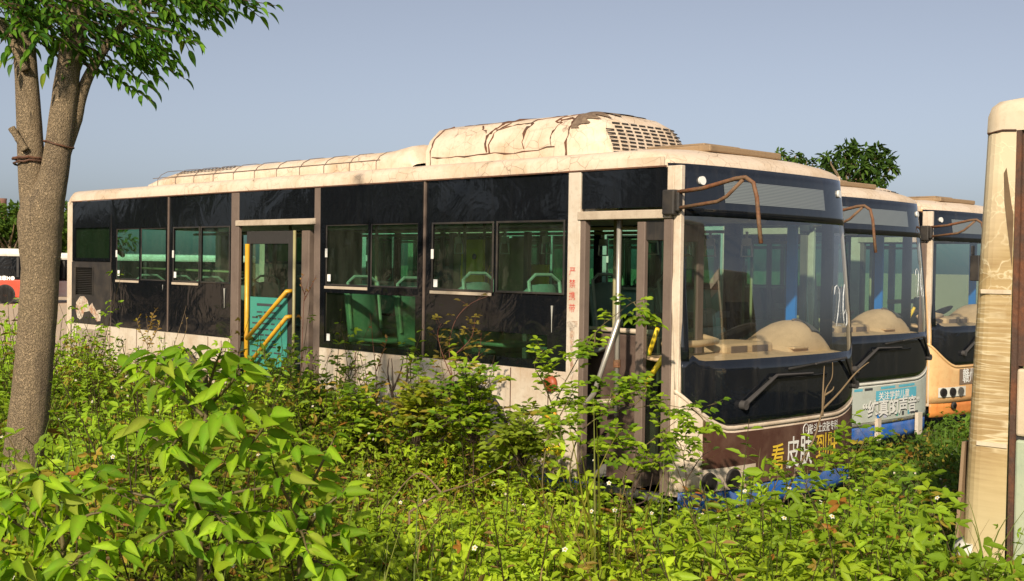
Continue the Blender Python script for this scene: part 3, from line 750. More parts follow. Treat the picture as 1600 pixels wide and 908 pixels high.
chalk(bus2, 2.05, 1.78, .34)
MB().box(.06, .1, 1.05, 1.12, .22, .47).build('bumper_bracket', PANELWHITE, bus2); MB().box(.06, .1, 1.95, 2.05, .22, .47).build('bumper_bracket', PANELWHITE, bus2)

# third bus -------------------------------------------------------------------------------------
CREAM3 = paint('orange_front_paint', (.72,.47,.22), (.62,.20,.05), .7, .4, 1.3)
bus3 = make_bus('city_bus', 'orange and cream city bus with round headlight cluster, last of the row', D3, skin=dict(skirt=ORANGE), style='third')
front_end(bus3, dict(cream=CREAM3, low=ORANGE), 'third'); roof_units(bus3, False)
m = MB(); patch(m, .55, 2.46, .62, lambda y: ztrim(y)-.03, 4, .007); ban = m.build('banner', paint('grey_brown_film', (.20,.14,.10), (.3,.22,.14), .6, .5, 3), bus3, True)
text_on('lettering', '赣州', .20, fy(.62, .66, .011), WHITEMARK, ban, 'LEFT', .003, .85)
m = MB(); patch(m, .12, .70, .475, .60, 3, .014); m.build('headlamp_panel', CREAM2, bus3, True)
for y in (.2, .38, .56):
    a = FP(y, .537, .022); nx = np.array((.95, -.3, 0)); nx /= np.linalg.norm(nx)
    MB().lathe(a, nx, [(-.01,.058),(.012,.056),(.012,.05),(-.004,.04),(-.005,0)], 20).build('headlight', MATTEDARK if y < .5 else plain('lamp_reflector', (.45,.43,.40), .25, .7), bus3, True, auto=R(40))
MB().lathe(FP(.42, .36, .01), (.97, -.2, 0), [(0,.05),(.02,.045),(.02,.03),(.0,0)], 18).build('fog_lamp', MATTEDARK, bus3, True)
m = MB(); m.box(.40, .52, .02, .09, 1.98, 2.30); m.box(.41, .43, .02, .095, 2.30, 2.42)
mi = m.build('mirror_head', DARKPLASTIC, bus3, bevel=.03)
# ------------------------------------------------------------------ ground
def sstep(a, b, x):
    t = np.clip((x-a)/(b-a), 0, 1); return t*t*(3-2*t)
def ground_z(x, y):
    x = np.asarray(x, float); y = np.asarray(y, float)
    r = np.hypot(x-CAM[0], y-CAM[1])
    side = sstep(-1.6, -4.6, y)*sstep(3.5, 1.0, x)*sstep(-16, -9, x)
    near = sstep(8.2, 4.4, r)*sstep(-.2, -2.0, y)
    return .62*np.maximum(side, near)+.03*np.sin(x*1.3+1.0)*np.cos(y*1.1)*np.maximum(side, near)
def np_mesh(name, V, F, mats, parent=None, col=None, smooth=True, midx=None):
    V = np.asarray(V, np.float32); F = np.asarray(F, np.int32); k = F.shape[1]
    me = bpy.data.meshes.new(name)
    me.vertices.add(len(V)); me.vertices.foreach_set('co', V.ravel())
    me.loops.add(F.size); me.loops.foreach_set('vertex_index', F.ravel())
    me.polygons.add(len(F)); me.polygons.foreach_set('loop_start', np.arange(0, F.size, k, dtype=np.int32))
    if smooth: me.polygons.foreach_set('use_smooth', np.ones(len(F), bool))
    for m in (mats if isinstance(mats, (list, tuple)) else [mats]): me.materials.append(m)
    if midx is not None: me.polygons.foreach_set('material_index', np.asarray(midx, np.int32))
    me.update(calc_edges=True)
    if col is not None:
        a = me.color_attributes.new('col', 'FLOAT_COLOR', 'POINT'); c = np.ones((len(V), 4), np.float32); c[:, :3] = col
        a.data.foreach_set('color', c.ravel())
    return link(name, me, parent)
def axis(lo, hi, flo, fhi, fine, coarse_n=14, far=900):
    a = -np.geomspace(1, far, coarse_n)[::-1]+flo; b = np.arange(flo, fhi, fine); c = fhi+np.geomspace(1, far, coarse_n)
    return np.concatenate([a, b, c])
gx = axis(0, 0, -20, 14, .4); gy = axis(0, 0, -14, 12, .4)
GX, GY = np.meshgrid(gx, gy, indexing='ij'); GZ = ground_z(GX, GY)
V = np.stack([GX, GY, GZ], -1).reshape(-1, 3); nx_, ny_ = len(gx), len(gy)
I = np.arange(nx_*ny_).reshape(nx_, ny_)
F = np.stack([I[:-1, :-1], I[1:, :-1], I[1:, 1:], I[:-1, 1:]], -1).reshape(-1, 4)
n = NT('ground_earth'); v = n.coord()
sx = n.n('ShaderNodeSeparateXYZ', Vector=v)
wob = n.math('MULTIPLY', n.noise(v, .5, 5, .6), 3.0)
lot = n.ramp(n.math('ADD', n.math('MULTIPLY', sx.outputs[0], -1.0), wob), 12.6, 13.6)
lot2 = n.n('ShaderNodeMapRange', Value=n.math('ADD', n.math('MULTIPLY', sx.outputs[0], -1.0), wob)); lot2.inputs[1].default_value = 12.6; lot2.inputs[2].default_value = 13.8
gr = n.ramp(n.noise(v, 30, 6, .75), .3, .75, (.44,.32,.215,1), (.62,.48,.34,1)); gr = n.mix(n.ramp(n.noise(v, .35, 5, .6), .4, .7), gr, (.52,.38,.25,1))
so = n.ramp(n.noise(v, 3, 6, .7), .3, .7, (.030,.034,.012,1), (.085,.075,.035,1))
b = n.n('ShaderNodeBsdfPrincipled', Base__Color=n.mix(lot2.outputs[0], so, gr), Roughness=.95, Normal=n.bump(n.noise(v, 18, 6, .7), .6, .03))
ground = np_mesh('ground', V, F, n.surf(b.outputs[0])); ground['kind'] = 'structure'; ground['label'] = 'earth yard under the buses, sandy gravel beyond the weeds'; 

# ------------------------------------------------------------------ leaf geometry (vectorised)
def norm(a): return a/(np.linalg.norm(a, axis=-1, keepdims=True)+1e-9)
T6 = np.array([(0,0,0), (-.42,.30,.10), (-.34,.68,.06), (0,1,-.10), (.34,.68,.06), (.42,.30,.10)])
F6 = np.array([(0,1,2,3), (0,3,4,5)])
def tmpl_leaf(rows=6, point=1.0, cup=.16, droop=.25):
    ys = np.linspace(0, 1, rows); V = []
    for y in ys:
        w = .5*math.sin(PI*y**.80)**.85*(1-.12*y) if 0 < y < 1 else 0.012
        if y > .8: w *= (1-y)/.2*point+(1-point)
        for s in (-1, 0, 1): V.append((s*w, y, cup*abs(s)*w*2-droop*y*y+.012*math.sin(9*y)*abs(s)))
    F = []
    for i in range(rows-1):
        for j in range(2): a = i*3+j; F.append((a, a+1, a+4, a+3))
    return np.array(V), np.array(F)
T18, F18 = tmpl_leaf(7)
class Leaves:
    def __init__(s): s.V = []; s.F = []; s.C = []; s.n = 0
    def add(s, base, d, nrm, L, W, col, T=T6, Fq=F6, tipdark=0.0):
        base = np.atleast_2d(base); N = len(base); d = norm(np.broadcast_to(d, (N, 3))); nrm = np.broadcast_to(nrm, (N, 3))
        sd = norm(np.cross(d, nrm)); nn = np.cross(sd, d)
        L = np.broadcast_to(L, (N,)); W = np.broadcast_to(W, (N,))
        V = base[:, None]+T[None, :, 1:2]*(d*L[:, None])[:, None]+T[None, :, 0:1]*(sd*W[:, None])[:, None]+T[None, :, 2:3]*(nn*L[:, None])[:, None]
        k = len(T); s.V.append(V.reshape(-1, 3)); s.F.append((Fq[None]+(np.arange(N)*k)[:, None, None]+s.n).reshape(-1, 4))
        cc = np.repeat(np.broadcast_to(col, (N, 3)), k, 0)
        if k == 21: cc = cc*np.tile(np.where(np.arange(21) % 3 == 1, 1.35, 1.0), N)[:, None]      # paler midrib
        s.C.append(cc); s.n += N*k
    def blades(s, base, d0, L, W, bend, col, rows=6):
        """grass blades: ribbons that bend over towards the horizontal direction d0"""
        N = len(base); ys = np.linspace(0, 1, rows); up = np.array([0, 0, 1.0]); d0 = norm(d0); sd = np.cross(d0, up)
        V = np.empty((N, rows, 2, 3))
        for i, y in enumerate(ys):
            ang = bend*y; c = base+ (L*y)[:, None]*(d0*np.sin(ang*.8)[:, None]+up*np.cos(ang*.8)[:, None])
            w = (W*(1-y**1.8)*.5+.0006)[:, None]
            V[:, i, 0] = c-sd*w; V[:, i, 1] = c+sd*w
        k = rows*2; Fq = np.array([(2*i, 2*i+1, 2*i+3, 2*i+2) for i in range(rows-1)])
        s.V.append(V.reshape(-1, 3)); s.F.append((Fq[None]+(np.arange(N)*k)[:, None, None]+s.n).reshape(-1, 4)); s.C.append(np.repeat(col, k, 0)); s.n += N*k
    def sticks(s, P, r, col):
        """thin square stems along polylines P (N,K,3)"""
        N, K, _ = P.shape; t = norm(np.gradient(P, axis=1)); a = norm(np.cross(t, np.array([.3, .9, .2]))); b = np.cross(t, a)
        r = np.broadcast_to(r, (N, K))[..., None]
        ring = np.stack([P+a*r, P+b*r, P-a*r, P-b*r], 2).reshape(N, K*4, 3)
        Fq = np.array([(i*4+j, i*4+(j+1) % 4, (i+1)*4+(j+1) % 4, (i+1)*4+j) for i in range(K-1) for j in range(4)])
        s.V.append(ring.reshape(-1, 3)); s.F.append((Fq[None]+(np.arange(N)*K*4)[:, None, None]+s.n).reshape(-1, 4)); s.C.append(np.repeat(np.broadcast_to(col, (N, 3)), K*4, 0)); s.n += N*K*4
    def build(s, name, mat, parent=None):
        return np_mesh(name, np.concatenate(s.V), np.concatenate(s.F), mat, parent, np.concatenate(s.C))
def greens(N, dark, light, p=1.0, yellow=.0, ycol=(.30,.24,.03)):
    t = rng.random((N, 1))**p; c = np.array(dark)*(1-t)+np.array(light)*t
    c = c*(.82+.36*rng.random((N, 1)))
    if yellow:
        m = rng.random(N) < yellow; c[m] = np.array(ycol)*(.6+.7*rng.random((m.sum(), 1)))
    return c
LEAF = leafmat('weed_leaf', .42, .55, .25)
LEAFBIG = leafmat('broad_leaf', .48, .58, .2, True)
LEAFTREE = leafmat('tree_leaf', .40, .40, .4)
FARLEAF = leafmat('far_leaf', .30, .7, .1)
n = NT('bark'); v = n.coord((1, 1, .35))
nz = n.noise(v, 26, 8, .7, .5); pits = n.ramp(n.noise(n.coord((1, 1, .7)), 120, 4, .6), .46, .60, (1,1,1,1), (0,0,0,1)); big = n.ramp(n.noise(v, 3.0, 5, .6), .48, .74)
base = n.mix(big, (.36,.26,.15,1), (.17,.12,.075,1)); base = n.mix(n.math('MULTIPLY', n.ramp(nz, .35, .75), .35), base, (.48,.37,.23,1)); base = n.mix(n.math('MULTIPLY', pits, .42), base, (.055,.040,.028,1))
crk = n.ramp(n.noise(n.coord((5, 5, .5)), 3.5, 6, .6, 1.0), .60, .68); base = n.mix(n.math('MULTIPLY', crk, .6), base, (.06,.045,.03,1)); moss = n.ramp(n.noise(n.coord((1,1,.6)), 2.2, 5, .6), .58, .72); base = n.mix(n.math('MULTIPLY', moss, .35), base, (.14,.15,.05,1))
b = n.n('ShaderNodeBsdfPrincipled', Base__Color=base, Roughness=.9, Normal=n.bump(n.math('ADD', nz, n.math('MULTIPLY', pits, -.7)), 1.0, .014))
BARK = n.surf(b.outputs[0])

# ------------------------------------------------------------------ two-stemmed tree at the left
def px_tube(mb, rows, D, n=18, jit=.0):
    """rows: (px, py, width in px); a round stem at distance D along the view"""
    P = [at(x, y, D if not isinstance(D, (list, tuple)) else D[i]) for i, (x, y, w) in enumerate(rows)]
    Rr = [w/2/FPX*(D if not isinstance(D, (list, tuple)) else D[i]) for i, (x, y, w) in enumerate(rows)]
    # resample for a smooth stem
    Q, S = [], []
    for i in range(len(P)-1):
        p0, p1, p2, p3 = P[max(0, i-1)], P[i], P[i+1], P[min(len(P)-1, i+2)]
        for k in range(6):
            t = k/6; Q.append(.5*((2*p1)+(p2-p0)*t+(2*p0-5*p1+4*p2-p3)*t*t+(3*p1-p0-3*p2+p3)*t**3)); S.append((Rr[i]+(Rr[i+1]-Rr[i])*t)*(1+random.uniform(-jit, jit)))
    Q.append(P[-1]); S.append(Rr[-1]); mb.tube(Q, S, n); return P
TD = 6.9
tree = empty('roadside_tree', tuple(at(28, 860, TD))); tag(tree, 'tall tree with a forked mottled trunk, nearest the camera at the left', 'tree')
def rel(o, root):
    o.parent = root; o.matrix_parent_inverse = Matrix.Translation(root.location).inverted(); return o
m = MB(); px_tube(m, [(10, 990, 86), (20, 880, 72), (29, 770, 60), (46, 640, 60), (57, 520, 58), (63, 420, 58), (64, 340, 70), (82, 285, 44), (93, 215, 40), (108, 100, 37), (124, 0, 34), (140, -120, 30), (150, -260, 26)], TD, 20, .025)
trunk = rel(m.build('trunk', BARK, None, True), tree)
m = MB(); px_tube(m, [(62, 380, 42), (52, 310, 41), (47, 215, 39), (40, 100, 34), (30, -20, 33), (18, -140, 28), (5, -280, 24)], TD+.03, 18, .02)
px_tube(m, [(100, 240, 22), (116, 185, 26), (126, 150, 20), (143, 110, 16), (175, 60, 13), (215, 10, 10), (270, -50, 8)], TD+.05, 12, .02)
px_tube(m, [(40, 235, 12), (28, 216, 11), (18, 200, 12)], TD-.06, 8, .1)
px_tube(m, [(40, 110, 14), (10, 50, 12), (-30, 0, 10)], TD-.05, 8, .05)
stems = rel(m.build('limb', BARK, None, True), tree)
def ring_px(cx, cy, w, D, tilt=0.0):
    c = at(cx, cy, D); r = w/2/FPX*D+.004
    return [c+r*(math.cos(t)*CR-math.sin(t)*CF)+np.array((0,0,tilt*r*math.cos(t)+random.uniform(-.004,.004))) for t in [2*PI*i/20 for i in range(21)]]
m = MB(); m.tube(ring_px(46, 248, 46, TD+.03), .008, 6); m.tube(ring_px(47, 254, 46, TD+.03, .1), .006, 6); m.tube(ring_px(92, 226, 42, TD, -.25), .005, 6)
rel(m.build('tie_wire', RUSTDARK, None), tree)
# crown: pinnate sprays; those in the picture follow its branches, the rest fill the crown above
cr = tw = Leaves()
def spray(p0, p1, nl, L, sag=.06, dark=False):
    p0, p1 = np.array(p0), np.array(p1); K = 6; ts = np.linspace(0, 1, K)[:, None]
    ax = p0+(p1-p0)*ts; ax[:, 2] += -sag*ts[:, 0]**2+sag*.5*ts[:, 0]
    tw.sticks(ax[None], np.linspace(.006, .002, K)[None], (.09, .06, .03))
    d = norm((p1-p0)[None])[0]; sd = norm(np.cross(d, [0, 0, 1.0])[None])[0]
    for k in range(nl):
        t = .15+.85*k/(nl-1); i = min(int(t*(K-1)), K-2); f = t*(K-1)-i; b = ax[i]*(1-f)+ax[i+1]*f
        for s in (-1, 1):
            if k == nl-1 and s == 1: continue
            dd = d*.55+sd*s*.75+np.array((0, 0, random.uniform(-.5, .12))) if k < nl-1 else d+np.array((0,0,-.4))
            nn = np.array((0, 0, 1.0))+sd*s*.3+rng.normal(0, .25, 3)
            LL = L*random.uniform(.75, 1.2)
            c = greens(1, (.028,.095,.012), (.13,.27,.02), 1.1, .03, (.16,.22,.02))
            cr.add(b, dd, nn, LL, LL*.36, c, T18, F18)
def sp(a, b, nl=7, L=.085, D0=6.9, D1=None):
    D0 = D0+random.uniform(-.3, .3); D1 = D1 if D1 is not None else D0+random.uniform(-.35, .35); spray(at(*a, D0), at(*b, D1), nl, L)
for a, b, nl in [((120,-20),(300,10),9),((250,-10),(430,0),9),((300,-25),(420,12),8),((200,0),(330,38),8),((150,20),(290,52),9),((160,40),(275,100),8),((150,60),(290,115),8),((140,90),(240,132),8),((130,100),(235,148),9),((110,60),(190,120),7),
                 ((120,20),(200,70),7),((90,10),(160,62),7),((60,10),(0,60),7),((50,30),(5,85),7),((80,40),(40,80),6),((95,60),(72,105),5),((115,75),(98,122),4),((60,-10),(120,35),7),((20,-10),(60,30),7),((-20,20),(30,50),6),
                 ((180,-10),(245,30),7),((200,30),(270,70),7),((240,0),(310,60),7),((150,0),(230,40),8),((100,0),(170,25),7),((0,0),(45,40),7),((-20,-10),(15,30),6),((30,50),(80,72),6),((130,40),(215,85),8),((165,75),(255,120),7),((220,60),(285,95),6),
                 ((330,-20),(405,18),7),((270,-20),(350,20),8),((170,-25),(260,0),8),((70,-25),(150,-5),8),((-30,-30),(60,-10),8),((50,60),(20,92),5),((200,95),(232,118),4),((260,20),(295,70),5)]:
    sp(a, b, nl)
for a, b, nl in [((140,55),(262,86),8),((110,30),(230,60),8),((90,-10),(200,22),8),((180,15),(300,40),8),((60,15),(110,60),7),((-10,30),(50,66),7),((100,85),(165,112),6),((230,20),(325,30),8),((-10,-5),(70,20),8),((130,70),(210,110),7),((10,10),(70,45),7),((280,0),(380,15),8)]:
    sp(a, b, nl, .08, 7.1)
for k in range(105):                                # more leaves between the branches, inside the same outline
    px_ = rng.uniform(-40, 330); lim = np.interp(px_, [-40,0,40,80,130,190,240,290,330], [70,70,62,80,112,112,92,66,30]); py_ = rng.uniform(-50, lim-12)
    a_ = rng.uniform(-.5, .5); sp((px_-35, py_-18-12*a_), (px_+rng.uniform(15, 50), min(py_+rng.uniform(0, 22), lim)), 7, .08, rng.uniform(6.5, 7.3))
cx, cy, cz = at(110, -260, TD)
for i in range(80):
    a = rng.random()*2*PI; rr = 1.9*math.sqrt(rng.random()); zz = cz-.55+rng.random()*1.0
    k = 1-((zz-cz-.8)/2.2)**2; p = np.array((cx+rr*k*math.cos(a), cy+rr*k*math.sin(a), zz)); dd = np.array((math.cos(a), math.sin(a), -.1))
    q = p+dd*rng.uniform(.3, .6)
    # keep the crown above the picture where it would hang into view
    d3 = q-CAM; zc = d3@CF; py = 454-FPX*(d3@CU)/zc; px = 800+FPX*(d3@CR)/zc
    if py > -15: continue
    spray(p, q, 6, .10)
rel(cr.build('crown', LEAFTREE), tree)

# ------------------------------------------------------------------ faded bus at the right edge (only its corner shows)
FADED = paint('faded_cream', (.66,.55,.40), (.34,.24,.13), .6, .55, 1.8)
n = NT('cracked_film'); v = n.coord()
vh = n.coord((.35, 1, 7)); wv = n.mix(.25, vh, n.n('ShaderNodeTexNoise', Vector=v, Scale=2.5, Detail=4.0).outputs[1], 'ADD')
sep = n.n('ShaderNodeSeparateXYZ', Vector=v)
vo = n.n('ShaderNodeTexVoronoi', Vector=wv, Scale=5.0, _feature='DISTANCE_TO_EDGE').outputs[0]
ln = n.ramp(vo, .0, .10, (1,1,1,1), (0,0,0,1))
wv2 = n.mix(.5, n.coord((1, 1, 1)), n.n('ShaderNodeTexNoise', Vector=v, Scale=4, Detail=4.0).outputs[1], 'ADD')
vo2 = n.n('ShaderNodeTexVoronoi', Vector=wv2, Scale=6.0, _feature='DISTANCE_TO_EDGE').outputs[0]; ln2 = n.ramp(vo2, 0, .05, (1,1,1,1), (0,0,0,1))
zsel = n.n('ShaderNodeMapRange', Value=sep.outputs[2]); zsel.inputs[1].default_value = 1.85; zsel.inputs[2].default_value = 2.0
lower = n.math('MULTIPLY', ln, n.math('SUBTRACT', 1.0, zsel.outputs[0])); upper = n.math('MULTIPLY', ln2, zsel.outputs[0])
lim = n.n('ShaderNodeMapRange', Value=sep.outputs[2]); lim.inputs[1].default_value = 1.02; lim.inputs[2].default_value = 1.10
lines = n.math('MULTIPLY', n.math('ADD', lower, upper), lim.outputs[0])
lines = n.math('MULTIPLY', lines, n.ramp(n.noise(v, 5, 4), .3, .6))
tan = n.ramp(n.noise(vh, 6, 6, .7), .3, .7, (.28,.17,.06,1), (.50,.37,.19,1)); tan = n.mix(n.ramp(n.noise(v, 1.2, 4), .45, .75), tan, (.56,.42,.20,1))
up_ = n.n('ShaderNodeMapRange', Value=n.math('ADD', sep.outputs[2], n.math('MULTIPLY', n.noise(v, 2.0, 5), .8))); up_.inputs[1].default_value = 2.45; up_.inputs[2].default_value = 3.05; tan = n.mix(up_.outputs[0], tan, (.66,.54,.36,1))
lo_ = n.n('ShaderNodeMapRange', Value=n.math('ADD', sep.outputs[2], n.math('MULTIPLY', n.noise(v, 2.5, 5), .5))); lo_.inputs[1].default_value = 1.35; lo_.inputs[2].default_value = .85; tan = n.mix(n.math('MULTIPLY', lo_.outputs[0], .8), tan, (.56,.47,.27,1))
base = n.mix(n.math('MULTIPLY', lines, .75), tan, (.74,.64,.42,1))
b = n.n('ShaderNodeBsdfPrincipled', Base__Color=base, Roughness=.6, Normal=n.bump(lines, .25, .003))
FILM = n.surf(b.outputs[0])
TEALFADE = paint('faded_teal_panel', (.42,.46,.32), (.20,.28,.22), .7, .5, 2.2)
def faded_bus(name, label, loc, group=None):
    r = empty(name, loc); tag(r, label, 'bus', group)
    # local frame: end face at x=0, near side at y=0, z up
    def inset(z): return .005+.085*max(0, (z-.42)/2.5)**1.1
    def corner(z):                                     # rounded plan corner at height z
        i = inset(z); return [(i+.12-.12*math.cos(t), .35*inset(z)+.12-.12*math.sin(t)) for t in [PI/2*k/6 for k in range(7)]]
    zs = [.30, .9, 1.3, 1.7, 2.1, 2.5, 2.8, 2.9]
    m = MB()
    for z0, z1 in zip(zs[:-1], zs[1:]):
        a, b_ = corner(z0), corner(z1)
        P0 = [(inset(z0), 2.5-.12)]+a+[(.30, .35*inset(z0))]; P1 = [(inset(z1), 2.5-.12)]+b_+[(.30, .35*inset(z1))]
        for k in range(len(P0)-1): m.face([(*P0[k], z0), (*P0[k+1], z0), (*P1[k+1], z1), (*P1[k], z1)])
    m.build('corner_panel', FILM, r, True, auto=R(40))
    # roof cap
    m = MB(); i = inset(2.9)
    prof = [(0,2.9),(.003,2.99),(.018,3.045),(.05,3.08),(.12,3.10)]
    def rp(k, q):
        o, z = prof[k]; x0 = i+o-.004; y0 = .35*i+o-.004; y1 = 2.5-o
        c = [(10.5, y0), (.35, y0), (x0+.10, y0+.0), (x0+.03, y0+.03), (x0, y0+.10), (x0, y1-.1), (x0+.1, y1), (10.5, y1)]
        return (*c[q], z)
    m.grid(lambda k, q: rp(int(k), int(q)), range(5), range(8), 0, True); m.face([rp(4, q) for q in range(8)])
    m.build('roof', FADED, r, True, auto=R(45))
    m = MB(); m.tube([(i+.0,.10+.35*i,2.9),(i+.03,.03+.35*i,2.895),(i+.1,.35*i-.004,2.9),(.22,.35*i-.004,2.905),(.30,.35*i-.004,2.9)], .006, 5)
    m.build('roof_crack', RUSTDARK, r)
    # side beyond the corner panel: dark joint, window band, lower panels
    MB().box(.30, .33, .03, .12, .42, 2.9).build('side_joint', RUSTDARK, r)
    win = [(.40, 1.9, 1.62, 2.72), (2.0, 3.4, 1.62, 2.72), (3.5, 4.9, 1.62, 2.72), (5.0, 6.4, 1.62, 2.72), (6.5, 7.9, 1.62, 2.72)]
    MB().holed(.33, 10.5, 1.56, 2.9, .055, .10, win).build('window_band', RUSTDARK, r)
    for w in win: MB().box(w[0]-.01, w[1]+.01, .075, .08, w[2]-.01, w[3]+.01).build('window', WINGREEN, r)
    MB().box(.33, 10.5, .035, .08, 1.16, 1.545).build('side_panel', FADED, r, bevel=.015)
    MB().box(.33, 10.5, .035, .08, .42, 1.14).build('lower_side_panel', TEALFADE, r, bevel=.015)
    MB().box(.33, 10.5, .05, .09, 1.135, 1.165).build('rub_strip', MATTEDARK, r)
    m = MB(); m.box(.33, 10.5, 2.42, 2.5, .42, 1.5); m.box(.33, 10.5, 2.42, 2.5, 2.7, 2.9); m.box(10.42, 10.5, .08, 2.42, .42, 2.9)
    for x in (.5, 2.4, 4.4, 6.4, 8.4, 10.3): m.box(x, x+.12, 2.43, 2.49, 1.5, 2.7)
    m.build('far_side', FADED, r)
    MB().box(.1, 10.4, .1, 2.42, .42, .5).build('floor', INTDARK, r)
    # end face: dark rear window and a bumper
    m = MB(); m.face([(inset(1.7)-.008, .3, 1.7), (inset(1.7)-.008, 2.1, 1.7), (inset(2.5)-.008, 2.05, 2.5), (inset(2.5)-.008, .35, 2.5)]); m.build('end_window', BLACKGL, r)
    m = MB(); m.tube([(.12,.02,.44),(.02,.10,.44),(-.03,.3,.44),(-.05,1.25,.44),(-.03,2.2,.44)], .075, 8); m.build('bumper', paint('pale_bumper', (.62,.60,.54), (.3,.25,.2), .5, .5, 5), r, True)
    for cx in (2.4, 7.8):
        for cy in (.22, 2.28):
            s = -1 if cy < 1 else 1
            w = MB().lathe((cx, cy, .48), (0, s, 0), [(-.12,.3),(-.12,.44),(0,.48),(.11,.46),(.12,.29)]).build('wheel', TYRE, r, True, auto=R(40))
            MB().lathe((cx, cy, .48), (0, s, 0), [(.10,.3),(.06,.24),(.08,.1),(.12,0)]).build('rim', RUSTDARK, w, True, auto=R(40))
    # dark blotch and vertical crease on the corner panel
    m = MB(); q = [(.235,2.66),(.25,2.69),(.265,2.60),(.285,2.48),(.298,2.42),(.298,2.12),(.283,2.22),(.262,2.36),(.243,2.50)]
    m.face([(x, .35*inset(z)-.005, z) for x, z in q]); m.build('dark_stain', paint('dark_stain', (.16,.10,.05), (.08,.05,.03), .6, .7, 12), r)
    for z in (1.98, 1.10): MB().box(.12, .298, .35*inset(z)-.008, .35*inset(z)-.001, z-.012, z+.012).build('tape_strip', FADED, r)
    return r
fb = faded_bus('faded_bus', 'faded tan bus whose corner with cracked peeling film stands at the right edge', (2.30, -.42, 0))
m = MB(); a = at(1503, 690, 7.35); b_ = at(1492, 840, 7.2)
m.face([a, a+np.array((.0,.5,0)), b_+np.array((-.03,.5,0)), b_]); 
m.build('hanging_flap', paint('tan_flap', (.24,.16,.09), (.12,.08,.05), .6, .7, 6), None, solid=.02)
fl = bpy.data.objects['hanging_flap']; rel(fl, fb)
fb2 = faded_bus('faded_bus', 'faded tan bus parked behind the right edge one, outside the picture', (5.2, 4.9, 0))

# ------------------------------------------------------------------ far side of the yard
def far_bus(label, c, body, L=9.0, H=2.5, rz=0.0, letters=None):
    r = empty('distant_bus', c, rz); tag(r, label, 'bus')
    k = H/3.0
    MB().box(0, L, 0, 2.3, .35*k, 1.32*k).build('lower_body', body, r, bevel=.05)
    MB().box(.02, L-.02, .02, 2.28, 1.32*k, 2.55*k).build('window_band', BLACKGL, r)
    MB().box(0, L, 0, 2.3, 2.55*k, 3.0*k).build('roof', CREAM2, r, bevel=.12)
    for i in range(7): MB().box(.35+i*L/7, .45+i*L/7, .0, .03, 1.46*k, 2.54*k).build('window_post', MATTEDARK, r)
    for x in (1.9, L-1.45):
        w = MB().lathe((x, .12, .46*k), (0, -1, 0), [(-.1,.40*k),(.1,.46*k),(.13,.43*k),(.13,.28*k)], 20).build('wheel', TYRE, r)
        MB().lathe((x, .12, .46*k), (0, -1, 0), [(.12,.28*k),(.09,.2*k),(.13,.1*k),(.13,0)], 16).build('rim', RUSTDARK, w)
        MB().lathe((x, .02, .5*k), (0, -1, 0), [(0,.56*k),(.03,.56*k),(.03,.5*k),(.0,.0)], 24).build('wheel_arch', MATTEDARK, r)
    if letters:
        m = MB(); m.box(L-2.35, L-1.85, -.006, .0, 1.30*k, 1.44*k); m.build('red_square', paint('red_print', (.55,.05,.04)), r)
        text_on('lettering', letters, .22, lambda u, v: (L-1.8+u, -.012, 1.30*k+v), WHITEMARK, r, 'LEFT', .008)
    return r
REDB = paint('red_bus_paint', (.58,.055,.02), (.25,.06,.03), .4, .4, 1.5)
ang = R(46)
p = at(58, 474, 55.4); dirx = np.array((math.cos(ang), math.sin(ang)))
b1 = far_bus('red and white bus parked across the yard, left of the trunk', (p[0]-9.0*dirx[0], p[1]-9.0*dirx[1], 0), REDB, 9.0, 2.5, ang, '■章M●')
p = at(86, 474, 58.0)
b2_ = far_bus('white and faded red bus across the yard, between trunk and near bus', (p[0], p[1], 0), paint('pale_red_paint', (.66,.60,.56), (.55,.18,.10), .6, .45, 1.2), 9.0, 2.35, ang)

def far_tree(name, label, base, H, Rw, nleaf, dark, light, trunk_r=.15, leaf=.30, clumps=14, group=None, low=.25, flat=.8):
    r = empty(name, tuple(base)); tag(r, label, 'tree', group)
    m = MB(); ctr = []
    m.tube([(0, 0, -.2), (.05, 0, H*.3), (.0, .06, H*.62)], [trunk_r, trunk_r*.8, trunk_r*.4], 8)
    lv = Leaves()
    for i in range(clumps):
        a = rng.random()*2*PI; zz = low+(1-low)*rng.random(); rr = Rw*math.sqrt(max(.05, 1-((zz-.62)/.5)**2))*math.sqrt(rng.random())*.85
        c = np.array((rr*math.cos(a), rr*math.sin(a), H*(zz*.93))); ctr.append(c)
        m.tube([(0, 0, H*(.25+.25*rng.random())), c*.55+np.array((0,0,H*.18)), c], [trunk_r*.4, trunk_r*.22, trunk_r*.08], 5)
        N = nleaf//clumps; cr_ = Rw*rng.uniform(.22, .42)
        d = norm(rng.normal(0, 1, (N, 3))); rad = cr_*(.35+.65*rng.random((N, 1))**.5); P = c+d*rad*np.array((1, 1, flat))
        col = greens(N, dark, light, 1.0)
        lv.add(P, norm(d+rng.normal(0, .7, (N, 3))+np.array((0,0,-.3))), norm(d+rng.normal(0, .5, (N, 3))+np.array((0,0,.6))), leaf*rng.uniform(.6, 1.3, N), leaf*.6, col)
    m.build('trunk', BARK, r, True); lv.build('crown', FARLEAF, r); return r
